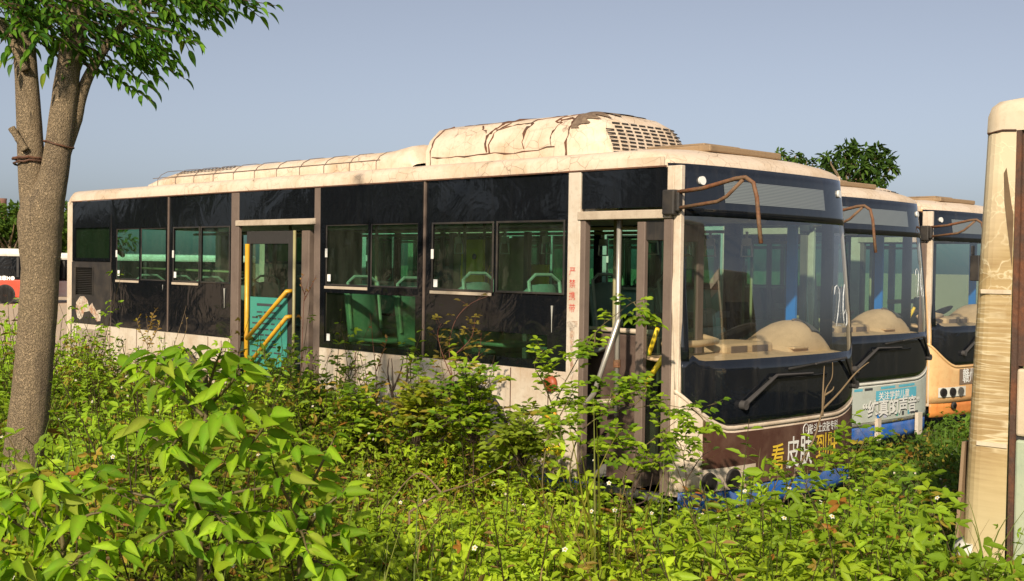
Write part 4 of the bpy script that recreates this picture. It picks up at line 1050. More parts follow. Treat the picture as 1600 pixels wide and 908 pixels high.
for i, (px, D, H, Rw) in enumerate([(-70,95,6.5,4.2),(-20,100,6.3,4),(14,92,6.0,3.6),(45,105,6.8,4.2),(75,96,5.6,3.6),(104,100,6.6,3.8),(135,98,6.2,4),(-110,98,6.5,4)]):
    g = at(px, 460, D); g[2] = 0
    far_tree('far_tree', ['bushy yellow green tree at the left end of the far tree line','rounded green tree in the far line just inside the left edge','lower bright green tree in front of the brick chimney','leafy tree hidden behind the forked trunk in the far line','low round tree in the far line right of the forked trunk','tall green tree of the far line beside the near bus rear corner','green tree in the far line behind the near bus rear','green tree past the left edge in the far line'][i], g, H, Rw, 2600, (.030,.070,.012), (.10,.17,.02), .2, .45, 18, 'trees lining the far side of the yard', .12)
c = at(4, 345, 150); m = MB(); m.tube([(0, 0, 0), (0, 0, 9.0), (0,0,9.3)], [.62, .46, .50], 16); ch = m.build('chimney', paint('red_brick', (.17,.085,.06), (.08,.05,.04), .6, .85, 2), None, True)
ch.location = (c[0], c[1], 0); tag(ch, 'slim red brick chimney rising beyond the far tree line', 'chimney')
# tree behind the row of buses
def branchy(name, label, tips, D, base_px, nleaf, leaf, light):
    b0 = at(base_px, 420, D); b0[2] = 0
    r = empty(name, tuple(b0)); tag(r, label, 'tree', 'trees rising behind the row of buses')
    m = MB(); lv = Leaves(); top = at(base_px, 300, D)-b0
    m.tube([(0, 0, -.3), top*.6, top], [.24, .18, .11], 8)
    for (px, py, rp) in tips:
        c = at(px, py, D+rng.uniform(-1.2, 1.2))-b0
        m.tube([top*.9, (top*.9+c)*.5+np.array((0,0,-.1)), c], [.075, .05, .02], 5)
        rr = rp*.78/FPX*D; N = int(nleaf*(rp/14)**2); d = norm(rng.normal(0, 1, (N, 3)))
        P = c+d*rr*rng.random((N, 1))**.45*np.array((1, 1, .8))
        lv.add(P, norm(d*.8+rng.normal(0, .5, (N, 3))+np.array((0,0,-.35))), norm(d*.5+rng.normal(0, .4, (N, 3))+np.array((0,0,.8))), leaf*rng.uniform(.6, 1.3, N), leaf*.42, greens(N, (.022,.055,.010), light, 1.2))
    m.build('trunk', BARK, r, True); lv.build('crown', FARLEAF, r)
branchy('branching_tree', 'dark green open crowned tree rising behind the second bus', [(1318,237,14),(1335,232,12),(1352,238,14),(1372,236,14),(1384,248,14),(1392,262,11),(1362,258,14),(1345,262,13),(1330,250,12),(1318,262,14),(1298,252,10),(1292,245,9),(1340,280,13),(1365,280,14),(1382,276,10),(1312,278,12),(1350,290,14),(1325,292,14),(1290,266,9),(1372,294,12)], 45, 1340, 75, .30, (.075,.135,.02))
branchy('branching_tree', 'small leafy crown just showing over the first bus roof', [(1219,241,9),(1226,246,8),(1243,243,9),(1252,247,9),(1261,252,7),(1270,256,7),(1280,259,6),(1232,258,12),(1255,266,12)], 48, 1240, 65, .28, (.085,.15,.02))
# trees standing at the left of the yard: the side panes mirror them
for i, (x, y, H) in enumerate([(-34,-14,8.5),(-30,-19,7.5),(-25,-23,9),(-20,-27,8),(-14,-30,8.5),(-37,-9,7.5),(-8,-32,9)]):
    far_tree('yard_tree', 'dense green tree at the left of the yard, mirrored in the black panes', (x, y, 0), H, 3.6, 2600, (.020,.045,.010), (.07,.12,.02), .25, .5, 18, 'trees mirrored in the side panes', .05)

# ------------------------------------------------------------------ light, sky, camera
SUN_AZ, SUN_EL = R(302), R(30)
w = bpy.data.worlds.new('World'); sc.world = w; w.use_nodes = True
nt = w.node_tree; bg = nt.nodes['Background']; sky = nt.nodes.new('ShaderNodeTexSky'); sky.sky_type = 'NISHITA'
sky.sun_disc = False; sky.sun_elevation = SUN_EL; sky.sun_rotation = PI/2-SUN_AZ; sky.air_density = .7; sky.dust_density = 1.9; sky.ozone_density = 4.0; sky.altitude = 0
hs = nt.nodes.new('ShaderNodeHueSaturation'); hs.inputs['Saturation'].default_value = .48
nt.links.new(sky.outputs[0], hs.inputs['Color']); nt.links.new(hs.outputs[0], bg.inputs[0]); bg.inputs[1].default_value = .083
ld = bpy.data.lights.new('sun', 'SUN'); ld.energy = 4.5; ld.angle = R(1.2); ld.color = (1, .87, .68)
lo = bpy.data.objects.new('sun', ld); COL.objects.link(lo)
sd = Vector((math.cos(SUN_AZ)*math.cos(SUN_EL), math.sin(SUN_AZ)*math.cos(SUN_EL), math.sin(SUN_EL)))
lo.rotation_euler = sd.to_track_quat('Z', 'Y').to_euler()
cd = bpy.data.cameras.new('camera'); co = bpy.data.objects.new('camera', cd); COL.objects.link(co)
cd.sensor_width = 36; cd.lens = FPX/1600*36; cd.clip_end = 3000; cd.clip_start = .05
co.matrix_world = Matrix(((CR[0], CU[0], -CF[0], CAM[0]), (CR[1], CU[1], -CF[1], CAM[1]), (CR[2], CU[2], -CF[2], CAM[2]), (0, 0, 0, 1)))
sc.camera = co
sc.view_settings.view_transform = 'Standard'; sc.view_settings.look = 'None'; sc.view_settings.gamma = 1; sc.view_settings.exposure = .40
sc.render.engine = 'CYCLES'; sc.cycles.max_bounces = 10; sc.cycles.transparent_max_bounces = 24; sc.cycles.caustics_reflective = False; sc.cycles.caustics_refractive = False
# ------------------------------------------------------------------ weeds and shrubs
UP = np.array([0, 0, 1.0])
STEMC = (.085, .075, .025)
def proj(P):
    d = P-CAM; z = d@CF; return 800+FPX*(d@CR)/z, 454-FPX*(d@CU)/z, z
def field(x, y, s, k):           # smooth pseudo-noise over the ground, 0..1
    return .5+.25*(np.sin(x*s+k)*np.cos(y*s*1.3+k*2.1)+np.sin((x+y)*s*.7+k*3.3)+.0)
def scatter(n, x0, x1, y0, y1):
    x = rng.uniform(x0, x1, n); y = rng.uniform(y0, y1, n)
    P = np.stack([x, y, ground_z(x, y)], 1); px, py, z = proj(P+np.array([0, 0, .5]))
    ok = (z > 2.4) & (px > -260) & (px < 1800)
    ok &= ~((x > -10.75) & (x < .16) & (y > -.10) & (y < 2.7))
    ok &= ~((x > 2.15) & (y > -.55) & (y < 2.3))
    ok &= ~((x > -12.2) & (x < -1.15) & (y > 3.7) & (y < 6.5)) & ~((x > -12.4) & (x < -1.65) & (y > 7.3) & (y < 10.1))
    ok &= (x > -12.4+.8*np.sin(y*2))
    ok &= np.hypot(x-(-1.2), y-(-4.5)) > .22
    return P[ok]
def plant_height(P):
    x, y = P[:, 0], P[:, 1]; d = np.hypot(x-CAM[0], y-CAM[1])
    h = np.full(len(P), .52)
    side = sstep(-4.4, -2.2, y)*sstep(-.5, -2.2, x); h = h*(1-side)+side*(.90+.12*np.sin(x*1.7))
    rear = sstep(-7.5, -9.5, x)*sstep(-4, -2, y); h = h*(1-rear)+rear*.46
    front = sstep(-.9, -.2, x)*sstep(6.2, 7.4, d); h = h*(1-front)+front*.40
    right = sstep(-.2, .6, x)*sstep(-.8, .6, y); h = h*(1-right)+right*.26
    px, py, z = proj(P+np.array([0, 0, .5])); h = h*np.where((px > 1425) & (z < 8), .55, 1.0)*np.where((px < 130) & (z < 9), .72, 1.0)
    return h
def weeds(P, h, lv, st, kind, nodes, L, dark, light, ycol, leafw=.6):
    """upright weeds: K leaf nodes up each stem, at every node a leaf of 3 leaflets (or an opposite pair)"""
    N = len(P); lean = rng.normal(0, .22, (N, 2)); K = nodes; L = L*rng.uniform(.65, 1.65, N); h = h*np.where(rng.random(N) < .06, 1.4, 1.0)
    tone = (.55*field(P[:, 0], P[:, 1], 1.1, 1.0)+.45*rng.random(N))[:, None]
    pc = np.array(dark)*(1-tone)+np.array(light)*tone
    pc *= (.70+.62*field(P[:, 0], P[:, 1], 2.3, 5.0)**1.0)[:, None]
    m = rng.random(N) < .12; pc[m] = np.array(ycol)*(.7+.5*rng.random((m.sum(), 1)))
    def pos(t): return P+np.stack([lean[:, 0]*t**1.6*h, lean[:, 1]*t**1.6*h, h*t], 1)
    ts = np.linspace(0, 1, 5); st.sticks(np.stack([pos(t) for t in ts], 1), np.array([.0045, .004, .003, .0025, .0015])[None]*np.ones((N, 1)), (.075, .055, .022))
    for k in range(K):
        t = .22+.78*(k+rng.random(N)*.8)/K; b = pos(t)
        az = rng.random(N)*2*PI if kind == 'tri' else k*2.4+rng.random(N)*.6
        for j in range(2):
            a = az+j*PI+rng.normal(0, .4, N)
            o = np.stack([np.cos(a), np.sin(a), rng.uniform(-.1, .55, N)], 1)
            pl = L*rng.uniform(.5, 1.5, N)*(1.15-.5*t)
            e = b+o*pl[:, None]*1.4
            n0 = norm(UP*.85+o*.35+np.array([.22, -.42, 0])+rng.normal(0, .48, (N, 3)))
            sd = norm(np.cross(o, n0)); sz = L*rng.uniform(.7, 1.25, N)*(1.12-.35*t)
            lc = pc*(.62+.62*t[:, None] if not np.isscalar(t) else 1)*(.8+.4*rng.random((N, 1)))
            lc = np.where(rng.random((N, 1)) < .015, np.array(ycol)*np.array((1.1, .7, .8)), lc)
            if kind == 'tri':
                for s, f in ((0, 1.0), (-1, .82), (1, .82)):
                    dd = norm(o*(1 if s == 0 else .45)+sd*s*.95+np.array([0, 0, -.25])+rng.normal(0, .12, (N, 3)))
                    lv.add(e, dd, n0+rng.normal(0, .15, (N, 3)), sz*f, sz*f*leafw, lc)
            else:
                lv.add(b+o*.012, norm(o+np.array([0, 0, -.1])), n0, sz*1.25, sz*leafw, lc)
# the thicket (nobody could count it)
lv = Leaves(); st = Leaves()
A = scatter(26000, -12.6, 6.5, -7.5, .2); d = np.hypot(A[:, 0]-CAM[0], A[:, 1]-CAM[1]); gap = np.where(A[:, 1] > -2.6, 1.0, np.clip(.35+1.1*field(A[:, 0], A[:, 1], 2.7, 1.5), .3, 1.0)); keep = rng.random(len(A)) < gap*np.where(d < 6, .60, np.where(d < 9.5, .52, .50)); A = A[keep]
h = plant_height(A)*rng.uniform(.55, 1.22, len(A))*(.60+.75*field(A[:, 0], A[:, 1], 1.9, 4.0))
kind = (field(A[:, 0], A[:, 1], .8, 2.0)+.45*rng.random(len(A)))
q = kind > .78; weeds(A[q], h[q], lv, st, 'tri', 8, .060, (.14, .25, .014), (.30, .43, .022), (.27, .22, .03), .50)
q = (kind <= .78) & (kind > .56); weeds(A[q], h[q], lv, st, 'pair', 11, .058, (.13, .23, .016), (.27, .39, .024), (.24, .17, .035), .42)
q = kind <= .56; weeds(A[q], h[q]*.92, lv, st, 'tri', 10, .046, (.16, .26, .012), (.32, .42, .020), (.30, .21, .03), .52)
thicket = lv.build('weed_thicket', LEAF); tag(thicket, 'dense waist high weeds and brambles filling the yard in front of the buses', 'weeds', None, 'stuff')
so_ = st.build('weed_stems', LEAF); tag(so_, 'thin brown green weed stems standing among the leaves of the thicket', 'weed stems', None, 'stuff')
print('thicket leaflets', lv.n//6, 'plants', len(A))
lv = Leaves(); A2 = scatter(900, -8, 4, -6, -.2); A2 = A2[rng.random(len(A2)) < .28]
weeds(A2, plant_height(A2)*rng.uniform(.9, 1.35, len(A2)), lv, lv, 'pair', 6, .030, (.10, .065, .025), (.24, .15, .05), (.30, .10, .03), .40)
o = lv.build('dead_weeds', LEAF); tag(o, 'brown withered weed stalks sticking up among the green leaves', 'weeds', None, 'stuff')
# lower growth between the buses
lv = Leaves(); st = Leaves()
B_ = scatter(7000, -1.6, 6, .1, 10.5); B_ = B_[rng.random(len(B_)) < .45]
h = (.20+.10*field(B_[:, 0], B_[:, 1], 1.5, 1.0))*rng.uniform(.6, 1.5, len(B_))
weeds(B_, h, lv, st, 'tri', 4, .055, (.045, .105, .014), (.13, .22, .022), (.25, .2, .03))
g = scatter(16000, -1.6, 6, .1, 11); N = len(g); az = rng.random(N)*2*PI
lv.blades(g, np.stack([np.cos(az), np.sin(az), az*0], 1), rng.uniform(.12, .38, N), rng.uniform(.006, .012, N), rng.uniform(.2, 1.6, N), greens(N, (.05,.11,.012), (.15,.22,.025), 1, .12))
o = lv.build('grass', LEAF); tag(o, 'low grass and ground cover growing between the fronts of the buses', 'grass', None, 'stuff')
# grass and dry litter at the edge of the gravel and among the weeds
lv = Leaves(); g = scatter(9000, -13.5, 6.5, -8, .1); N = len(g); az = rng.random(N)*2*PI
lv.blades(g, np.stack([np.cos(az), np.sin(az), az*0], 1), rng.uniform(.25, .75, N)*np.clip(plant_height(g)/.5, .7, 1.3), rng.uniform(.004, .010, N), rng.uniform(.2, 1.5, N), greens(N, (.06,.11,.015), (.20,.23,.04), 1, .25, (.30,.21,.08)))
o = lv.build('grass', LEAF); tag(o, 'scattered thin grass blades, green and straw coloured, mixed through the weeds', 'grass', None, 'stuff')
# tiny white daisy-like weed flowers
lv = Leaves(); fl = np.concatenate([scatter(150, -4, 4.5, -6.5, -.1), scatter(300, .1, 4, -1.5, 4)]); N = len(fl); hh = plant_height(fl)*rng.uniform(.95, 1.2, N)
c0 = fl+np.stack([rng.normal(0, .05, N), rng.normal(0, .05, N), hh], 1); nf = norm(UP*.8+np.array([.4, -.7, 0])+rng.normal(0, .3, (N, 3)))
t1 = norm(np.cross(nf, np.array([.2, .1, 1.0]))); t2 = np.cross(nf, t1)
for k in range(5):
    a = 2*PI*k/5; lv.add(c0, t1*math.cos(a)+t2*math.sin(a)+nf*.1, nf, .011, .010, np.full((N, 3), (.78, .78, .72)))
lv.add(c0-t1*.005+nf*.003, t1, nf, .008, .009, np.full((N, 3), (.6, .4, .03)))
o = lv.build('weed_flowers', LEAF); tag(o, 'tiny white flowers with yellow centres dotted over the weeds', 'flowers', None, 'stuff')

# ---- single plants one can point to
def plant_root(name, label, cat, base, group=None):
    r = empty(name, tuple(base)); tag(r, label, cat, group); return r
def smooth(P, k=6):
    P = [np.array(p, float) for p in P]; Q = []
    for i in range(len(P)-1):
        p0, p1, p2, p3 = P[max(0, i-1)], P[i], P[i+1], P[min(len(P)-1, i+2)]
        for j in range(k):
            t = j/k; Q.append(.5*((2*p1)+(p2-p0)*t+(2*p0-5*p1+4*p2-p3)*t*t+(3*p1-p0-3*p2+p3)*t**3))
    Q.append(P[-1]); return np.array(Q)
def pxline(pts): return smooth([at(x, y, D) for x, y, D in pts])
def along(Q, t):
    s = np.concatenate([[0], np.cumsum(np.linalg.norm(np.diff(Q, axis=0), axis=1))]); s /= s[-1]
    p = np.array([np.interp(t, s, Q[:, i]) for i in range(3)]); i = min(max(int(np.searchsorted(s, t)), 1), len(Q)-1)
    return p, norm((Q[i]-Q[i-1])[None])[0]
def to_ground(pt):                    # continue a stem from its lowest picture point down to the earth
    return np.array([pt[0]+.02, pt[1]-.02, float(ground_z(pt[0], pt[1]))-.03])
CANE = plain('cane_bark', (.11,.085,.030), .6); TWIG = plain('dry_twig', (.17,.115,.06), .8); DARKTWIG = plain('dark_twig', (.055,.032,.020), .8); REDTWIG = plain('red_twig', (.13,.045,.025), .7)
# (1) broad-leaved saplings
def broad(lv, p, d, L, tone, droop=.5):
    d = norm((np.array(d)+np.array([0, 0, -droop]))[None])[0]; nn = norm((UP*.6+np.array([.35, -.75, 0])*.9+rng.normal(0, .35, 3))[None])[0]
    c = greens(1, (.09,.22,.010), (.29,.45,.018), 1.0)*tone
    if random.random() < .10: c = c*.4+np.array([[.34,.36,.05]])*.6
    T = T18.copy(); T[:, 2] -= random.uniform(0, .22)*T[:, 1]**2; T[:, 0] += random.uniform(-.10, .10)*T[:, 1]**2
    lv.add(p, d, nn, L, L*random.uniform(.36, .46), c, T, F18)
def sapling(label, stem, branches, L=.105, perbranch=9):
    Q = pxline(stem); Q = np.vstack([to_ground(Q[0]), Q]); r = plant_root('broad_leaved_sapling', label, 'sapling', Q[0])
    n = len(Q); m = MB(); m.tube(Q, [.011-.006*i/n for i in range(n)], 8); rel(m.build('stem', CANE, None, True), r)
    m = MB(); lv = Leaves()
    for br in branches:
        q = pxline(br); K = len(q); m.tube(q, [.006-.0038*i/K for i in range(K)], 6)
        nb = int(perbranch*random.uniform(.85, 1.25))
        for k in range(nb):
            t = .28+.72*k/(nb-1); p, dd = along(q, t); sd = norm(np.cross(dd, UP)[None])[0]*(1 if k % 2 else -1)
            w = t**3
            if k == nb-1: o = dd
            else: o = dd*(.25+.6*w)+sd*(1-.35*w)+rng.normal(0, .25, 3)
            pe = p+norm((o+UP*.2)[None])[0]*.02
            m.tube([p, (p+pe)/2+UP*.004, pe], .0016, 4)
            broad(lv, pe, o, L*random.uniform(.7, 1.15), random.uniform(.8, 1.2), random.uniform(.25, 1.0))
        for k in range(3):                       # rosette at the tip
            a = random.uniform(0, 2*PI); broad(lv, q[-1], (math.cos(a), math.sin(a), .3), L*random.uniform(.5, .9), 1.15, random.uniform(.1, .7))
    rel(m.build('branch', CANE, None, True), r); rel(lv.build('foliage', LEAFBIG), r)
sapling('bright green broad leaved sapling with drooping leaves, tallest in the left foreground', [(312,930,3.6),(312,814,3.6),(300,742,3.6),(308,690,3.6),(322,650,3.6),(322,580,3.6)],
  [[(322,620,3.6),(335,575,3.55),(345,550,3.5)],[(322,640,3.6),(280,590,3.5),(245,560,3.45)],[(318,650,3.6),(270,610,3.65),(215,572,3.7)],[(320,640,3.6),(360,600,3.5),(372,575,3.45)],[(322,600,3.6),(305,565,3.7),(290,548,3.75)],
   [(300,742,3.6),(287,697,3.5),(262,668,3.4),(240,660,3.35)],[(300,742,3.6),(250,690,3.6),(205,672,3.6)],[(323,666,3.6),(360,640,3.6),(400,640,3.7)],[(310,690,3.6),(330,660,3.4),(350,650,3.3)],
   [(305,750,3.6),(345,730,3.5),(395,690,3.45),(420,655,3.4)],[(312,814,3.6),(350,775,3.5),(425,760,3.45),(450,745,3.4)],[(312,814,3.6),(280,790,3.5),(230,790,3.4),(180,770,3.35)],[(312,840,3.6),(250,785,3.6),(160,760,3.6),(110,750,3.65)],
   [(312,830,3.6),(330,800,3.45),(350,820,3.3)],[(312,860,3.6),(270,830,3.4),(235,850,3.3)],[(312,880,3.6),(360,850,3.5),(400,850,3.4)],[(312,800,3.6),(300,770,3.4),(285,760,3.3)],[(308,700,3.6),(290,680,3.5),(265,700,3.4)],[(316,820,3.6),(380,800,3.6),(430,800,3.6)]], .084, 13)
sapling('broad leaved sapling of lower height, right of the tallest one in the left foreground', [(470,960,3.8),(468,860,3.8),(462,760,3.8)],
  [[(468,840,3.8),(500,800,3.7),(535,770,3.7)],[(466,800,3.8),(500,730,3.7),(520,690,3.7)],[(462,770,3.8),(465,720,3.75),(455,690,3.7)],[(468,850,3.8),(510,840,3.7),(550,830,3.7)],[(468,860,3.8),(440,830,3.7),(405,820,3.6)],[(468,870,3.8),(500,880,3.7),(520,890,3.6)],[(466,810,3.8),(440,760,3.75),(425,720,3.7)],[(466,850,3.8),(470,830,3.6),(480,860,3.5)]], .082, 12)
sapling('broad leaved sapling filling the bottom left corner beside the grass', [(95,980,3.4),(100,880,3.4),(92,800,3.4)],
  [[(100,880,3.4),(60,840,3.35),(10,810,3.3)],[(98,860,3.4),(130,810,3.3),(165,800,3.3)],[(92,810,3.4),(85,770,3.35),(60,745,3.3)],[(100,890,3.4),(60,890,3.3),(20,880,3.2)],[(100,880,3.4),(150,860,3.3),(190,850,3.2)],[(95,830,3.4),(120,780,3.4),(150,745,3.4)],[(100,900,3.4),(120,880,3.2),(150,905,3.1)],[(96,850,3.4),(50,800,3.4),(20,775,3.4)]], .084, 12)
# (2) leafy shrubs and rose canes
def cane(name, label, cat, lines, L, per, dark, light, mat=CANE, r0=.006, compound=5, group=None, ycol=0.0, w=.58):
    Q0 = pxline(lines[0]); r = plant_root(name, label, cat, to_ground(Q0[0])); m = MB(); lv = Leaves()
    for li, ln_ in enumerate(lines):
        q = pxline(ln_)
        if li == 0 or len(ln_[0]) > 3: q = np.vstack([to_ground(q[0]), q])
        K = len(q); m.tube(q, [max(.0013, r0*(1-.8*i/K)) for i in range(K)], 6)
        for k in range(per):
            t0 = .25 if li == 0 else .1; t = t0+(1-t0)*(k+random.random()*.6)/per; p, dd = along(q, min(t, 1)); a = random.uniform(0, 2*PI)
            o = norm((np.array([math.cos(a), math.sin(a), random.uniform(.0, .8)])+dd*.5)[None])[0]
            if compound <= 1:
                lv.add(p, o+np.array([0,0,-.2]), UP*.8+o*.3+np.array([.15,-.5,0])+rng.normal(0,.3,3), L*random.uniform(.7,1.25), L*w, greens(1, dark, light, 1, ycol)); continue
            sd = norm(np.cross(o, UP)[None])[0]; nn = UP+np.array([.2,-.5,0])+rng.normal(0, .25, 3); pl = L*1.6; e = p+o*pl
            m.tube([p, e], .0011, 4)
            c = greens(1, dark, light, 1, ycol); lv.add(e, o+np.array([0,0,-.3]), nn, L*random.uniform(.8,1.2), L*w, c)
            for g_ in range((compound-1)//2):
                b = p+o*pl*(.95-.42*g_)
                for s in (-1, 1): lv.add(b, o*.35+sd*s+np.array([0,0,-.15])+rng.normal(0,.1,3), nn+rng.normal(0,.15,3), L*random.uniform(.7,1.05), L*w*.9, c*random.uniform(.85,1.15))
    rel(m.build('stem', mat, None, True), r); rel(lv.build('foliage', LEAF), r)
    return r
G1, G2 = (.10,.20,.012), (.30,.42,.020)
cane('rose_bush', 'long arching rose cane whose leafy tip hangs before the open front door', 'bush', [[(852,790,8.3),(848,740,8.3),(865,640,8.4),(895,575,8.5),(930,520,8.6),(965,490,8.7),(990,472,8.8),(1012,468,8.9)],[(865,640,8.4),(850,600,8.3),(835,570,8.2),(850,545,8.2)],[(850,700,8.3),(880,640,8.2),(905,600,8.2)],[(930,520,8.6),(925,555,8.5),(900,560,8.4)],[(870,620,8.4),(900,640,8.3),(930,650,8.2)],[(990,472,8.8),(1003,492,8.8),(1012,505,8.8)]], .066, 17, G1, G2)
cane('rose_bush', 'lower leafy rose cane reaching across the front door towards the windscreen corner', 'bush', [[(900,800,8.0),(890,740,8.0),(905,680,8.0),(940,650,8.1),(985,640,8.2),(1030,632,8.3),(1080,638,8.4),(1130,628,8.5)],[(985,640,8.2),(1010,610,8.2),(1000,600,8.2)],[(1080,638,8.4),(1100,660,8.4),(1085,690,8.3)],[(905,680,8.0),(880,655,8.0),(875,690,7.9)],[(940,650,8.1),(955,615,8.1),(950,600,8.1)],[(905,690,8.0),(935,700,7.9),(950,720,7.9)],[(1030,632,8.3),(1055,650,8.3),(1075,670,8.3)]], .068, 15, G1, G2)
cane('rose_bush', 'short leafy rose cane rising in front of the lower front door panel', 'bush', [[(965,800,7.9),(975,745,7.9),(1000,705,8.0),(1035,675,8.1),(1060,655,8.2),(1078,640,8.3)],[(1000,705,8.0),(970,690,8.0),(960,672,8.0)],[(1035,675,8.1),(1060,690,8.1),(1068,715,8.0)],[(985,740,7.9),(1010,735,7.9),(1030,720,7.9)]], .066, 15, G1, G2)
cane('leafy_shrub', 'rounded pale green shrub growing in front of the middle door', 'bush', [[(432,640,11.2),(430,600,11.2),(432,565,11.2),(440,540,11.2)],[(432,620,11.2),(410,590,11.0),(395,560,11.0)],[(432,610,11.2),(455,575,11.0),(472,545,11.0)],[(430,600,11.2),(415,565,11.1),(412,545,11.1)],[(432,600,11.2),(450,560,11.3),(458,538,11.3)],[(432,630,11.2),(400,610,10.9),(382,590,10.9)],[(432,630,11.2),(465,600,10.9),(482,575,10.9)],[(435,630,11.0),(430,595,10.8),(425,570,10.7)],[(435,630,11.0),(450,600,10.8),(455,580,10.7)]], .085, 24, (.09,.18,.02), (.24,.36,.03), CANE, .008, 1, None, 0, .5)
for lab, bx, by, D, hw, hh, dk, lt in [
  ('bramble mound with dark stems below the lower green window', 560, 720, 9.8, 58, 112, G1, G2),
  ('bramble mound left of the front wheel arch with yellowish leaves', 650, 720, 9.5, 60, 132, (.14,.20,.014), (.36,.40,.022)),
  ('bramble mound covering the front wheel arch', 740, 725, 9.3, 75, 160, G1, G2),
  ('brownish bramble mound right of the front wheel arch', 815, 750, 9.0, 50, 110, (.13,.19,.016), (.30,.38,.025)),
  ('bramble mound right of the pale shrub by the middle door post', 500, 700, 10.4, 40, 105, G1, G2),
  ('bramble mound left of the pale shrub below the folded steps', 385, 690, 11.5, 45, 95, (.10,.20,.014), (.26,.40,.02))]:
    L_ = [[(bx, by, D), (bx+random.uniform(-8, 8), by-hh*.5, D), (bx+random.uniform(-10, 10), by-hh, D)]]
    for k in range(15):
        u = random.uniform(-1, 1); v = (1-abs(u)**2)*random.uniform(.55, 1.0); dD = random.uniform(-.5, .4)
        L_.append([(bx+random.uniform(-6, 6), by-hh*.2, D), (bx+u*hw*.5, by-hh*(.25+.5*v), D+dD*.5), (bx+u*hw, by-hh*v, D+dD), (bx+u*hw*1.15, by-hh*v+10, D+dD)])
    cane('bramble_mound', lab, 'bush', L_, .078, 17, dk, lt, DARKTWIG, .005, 3, None, .05, .52)
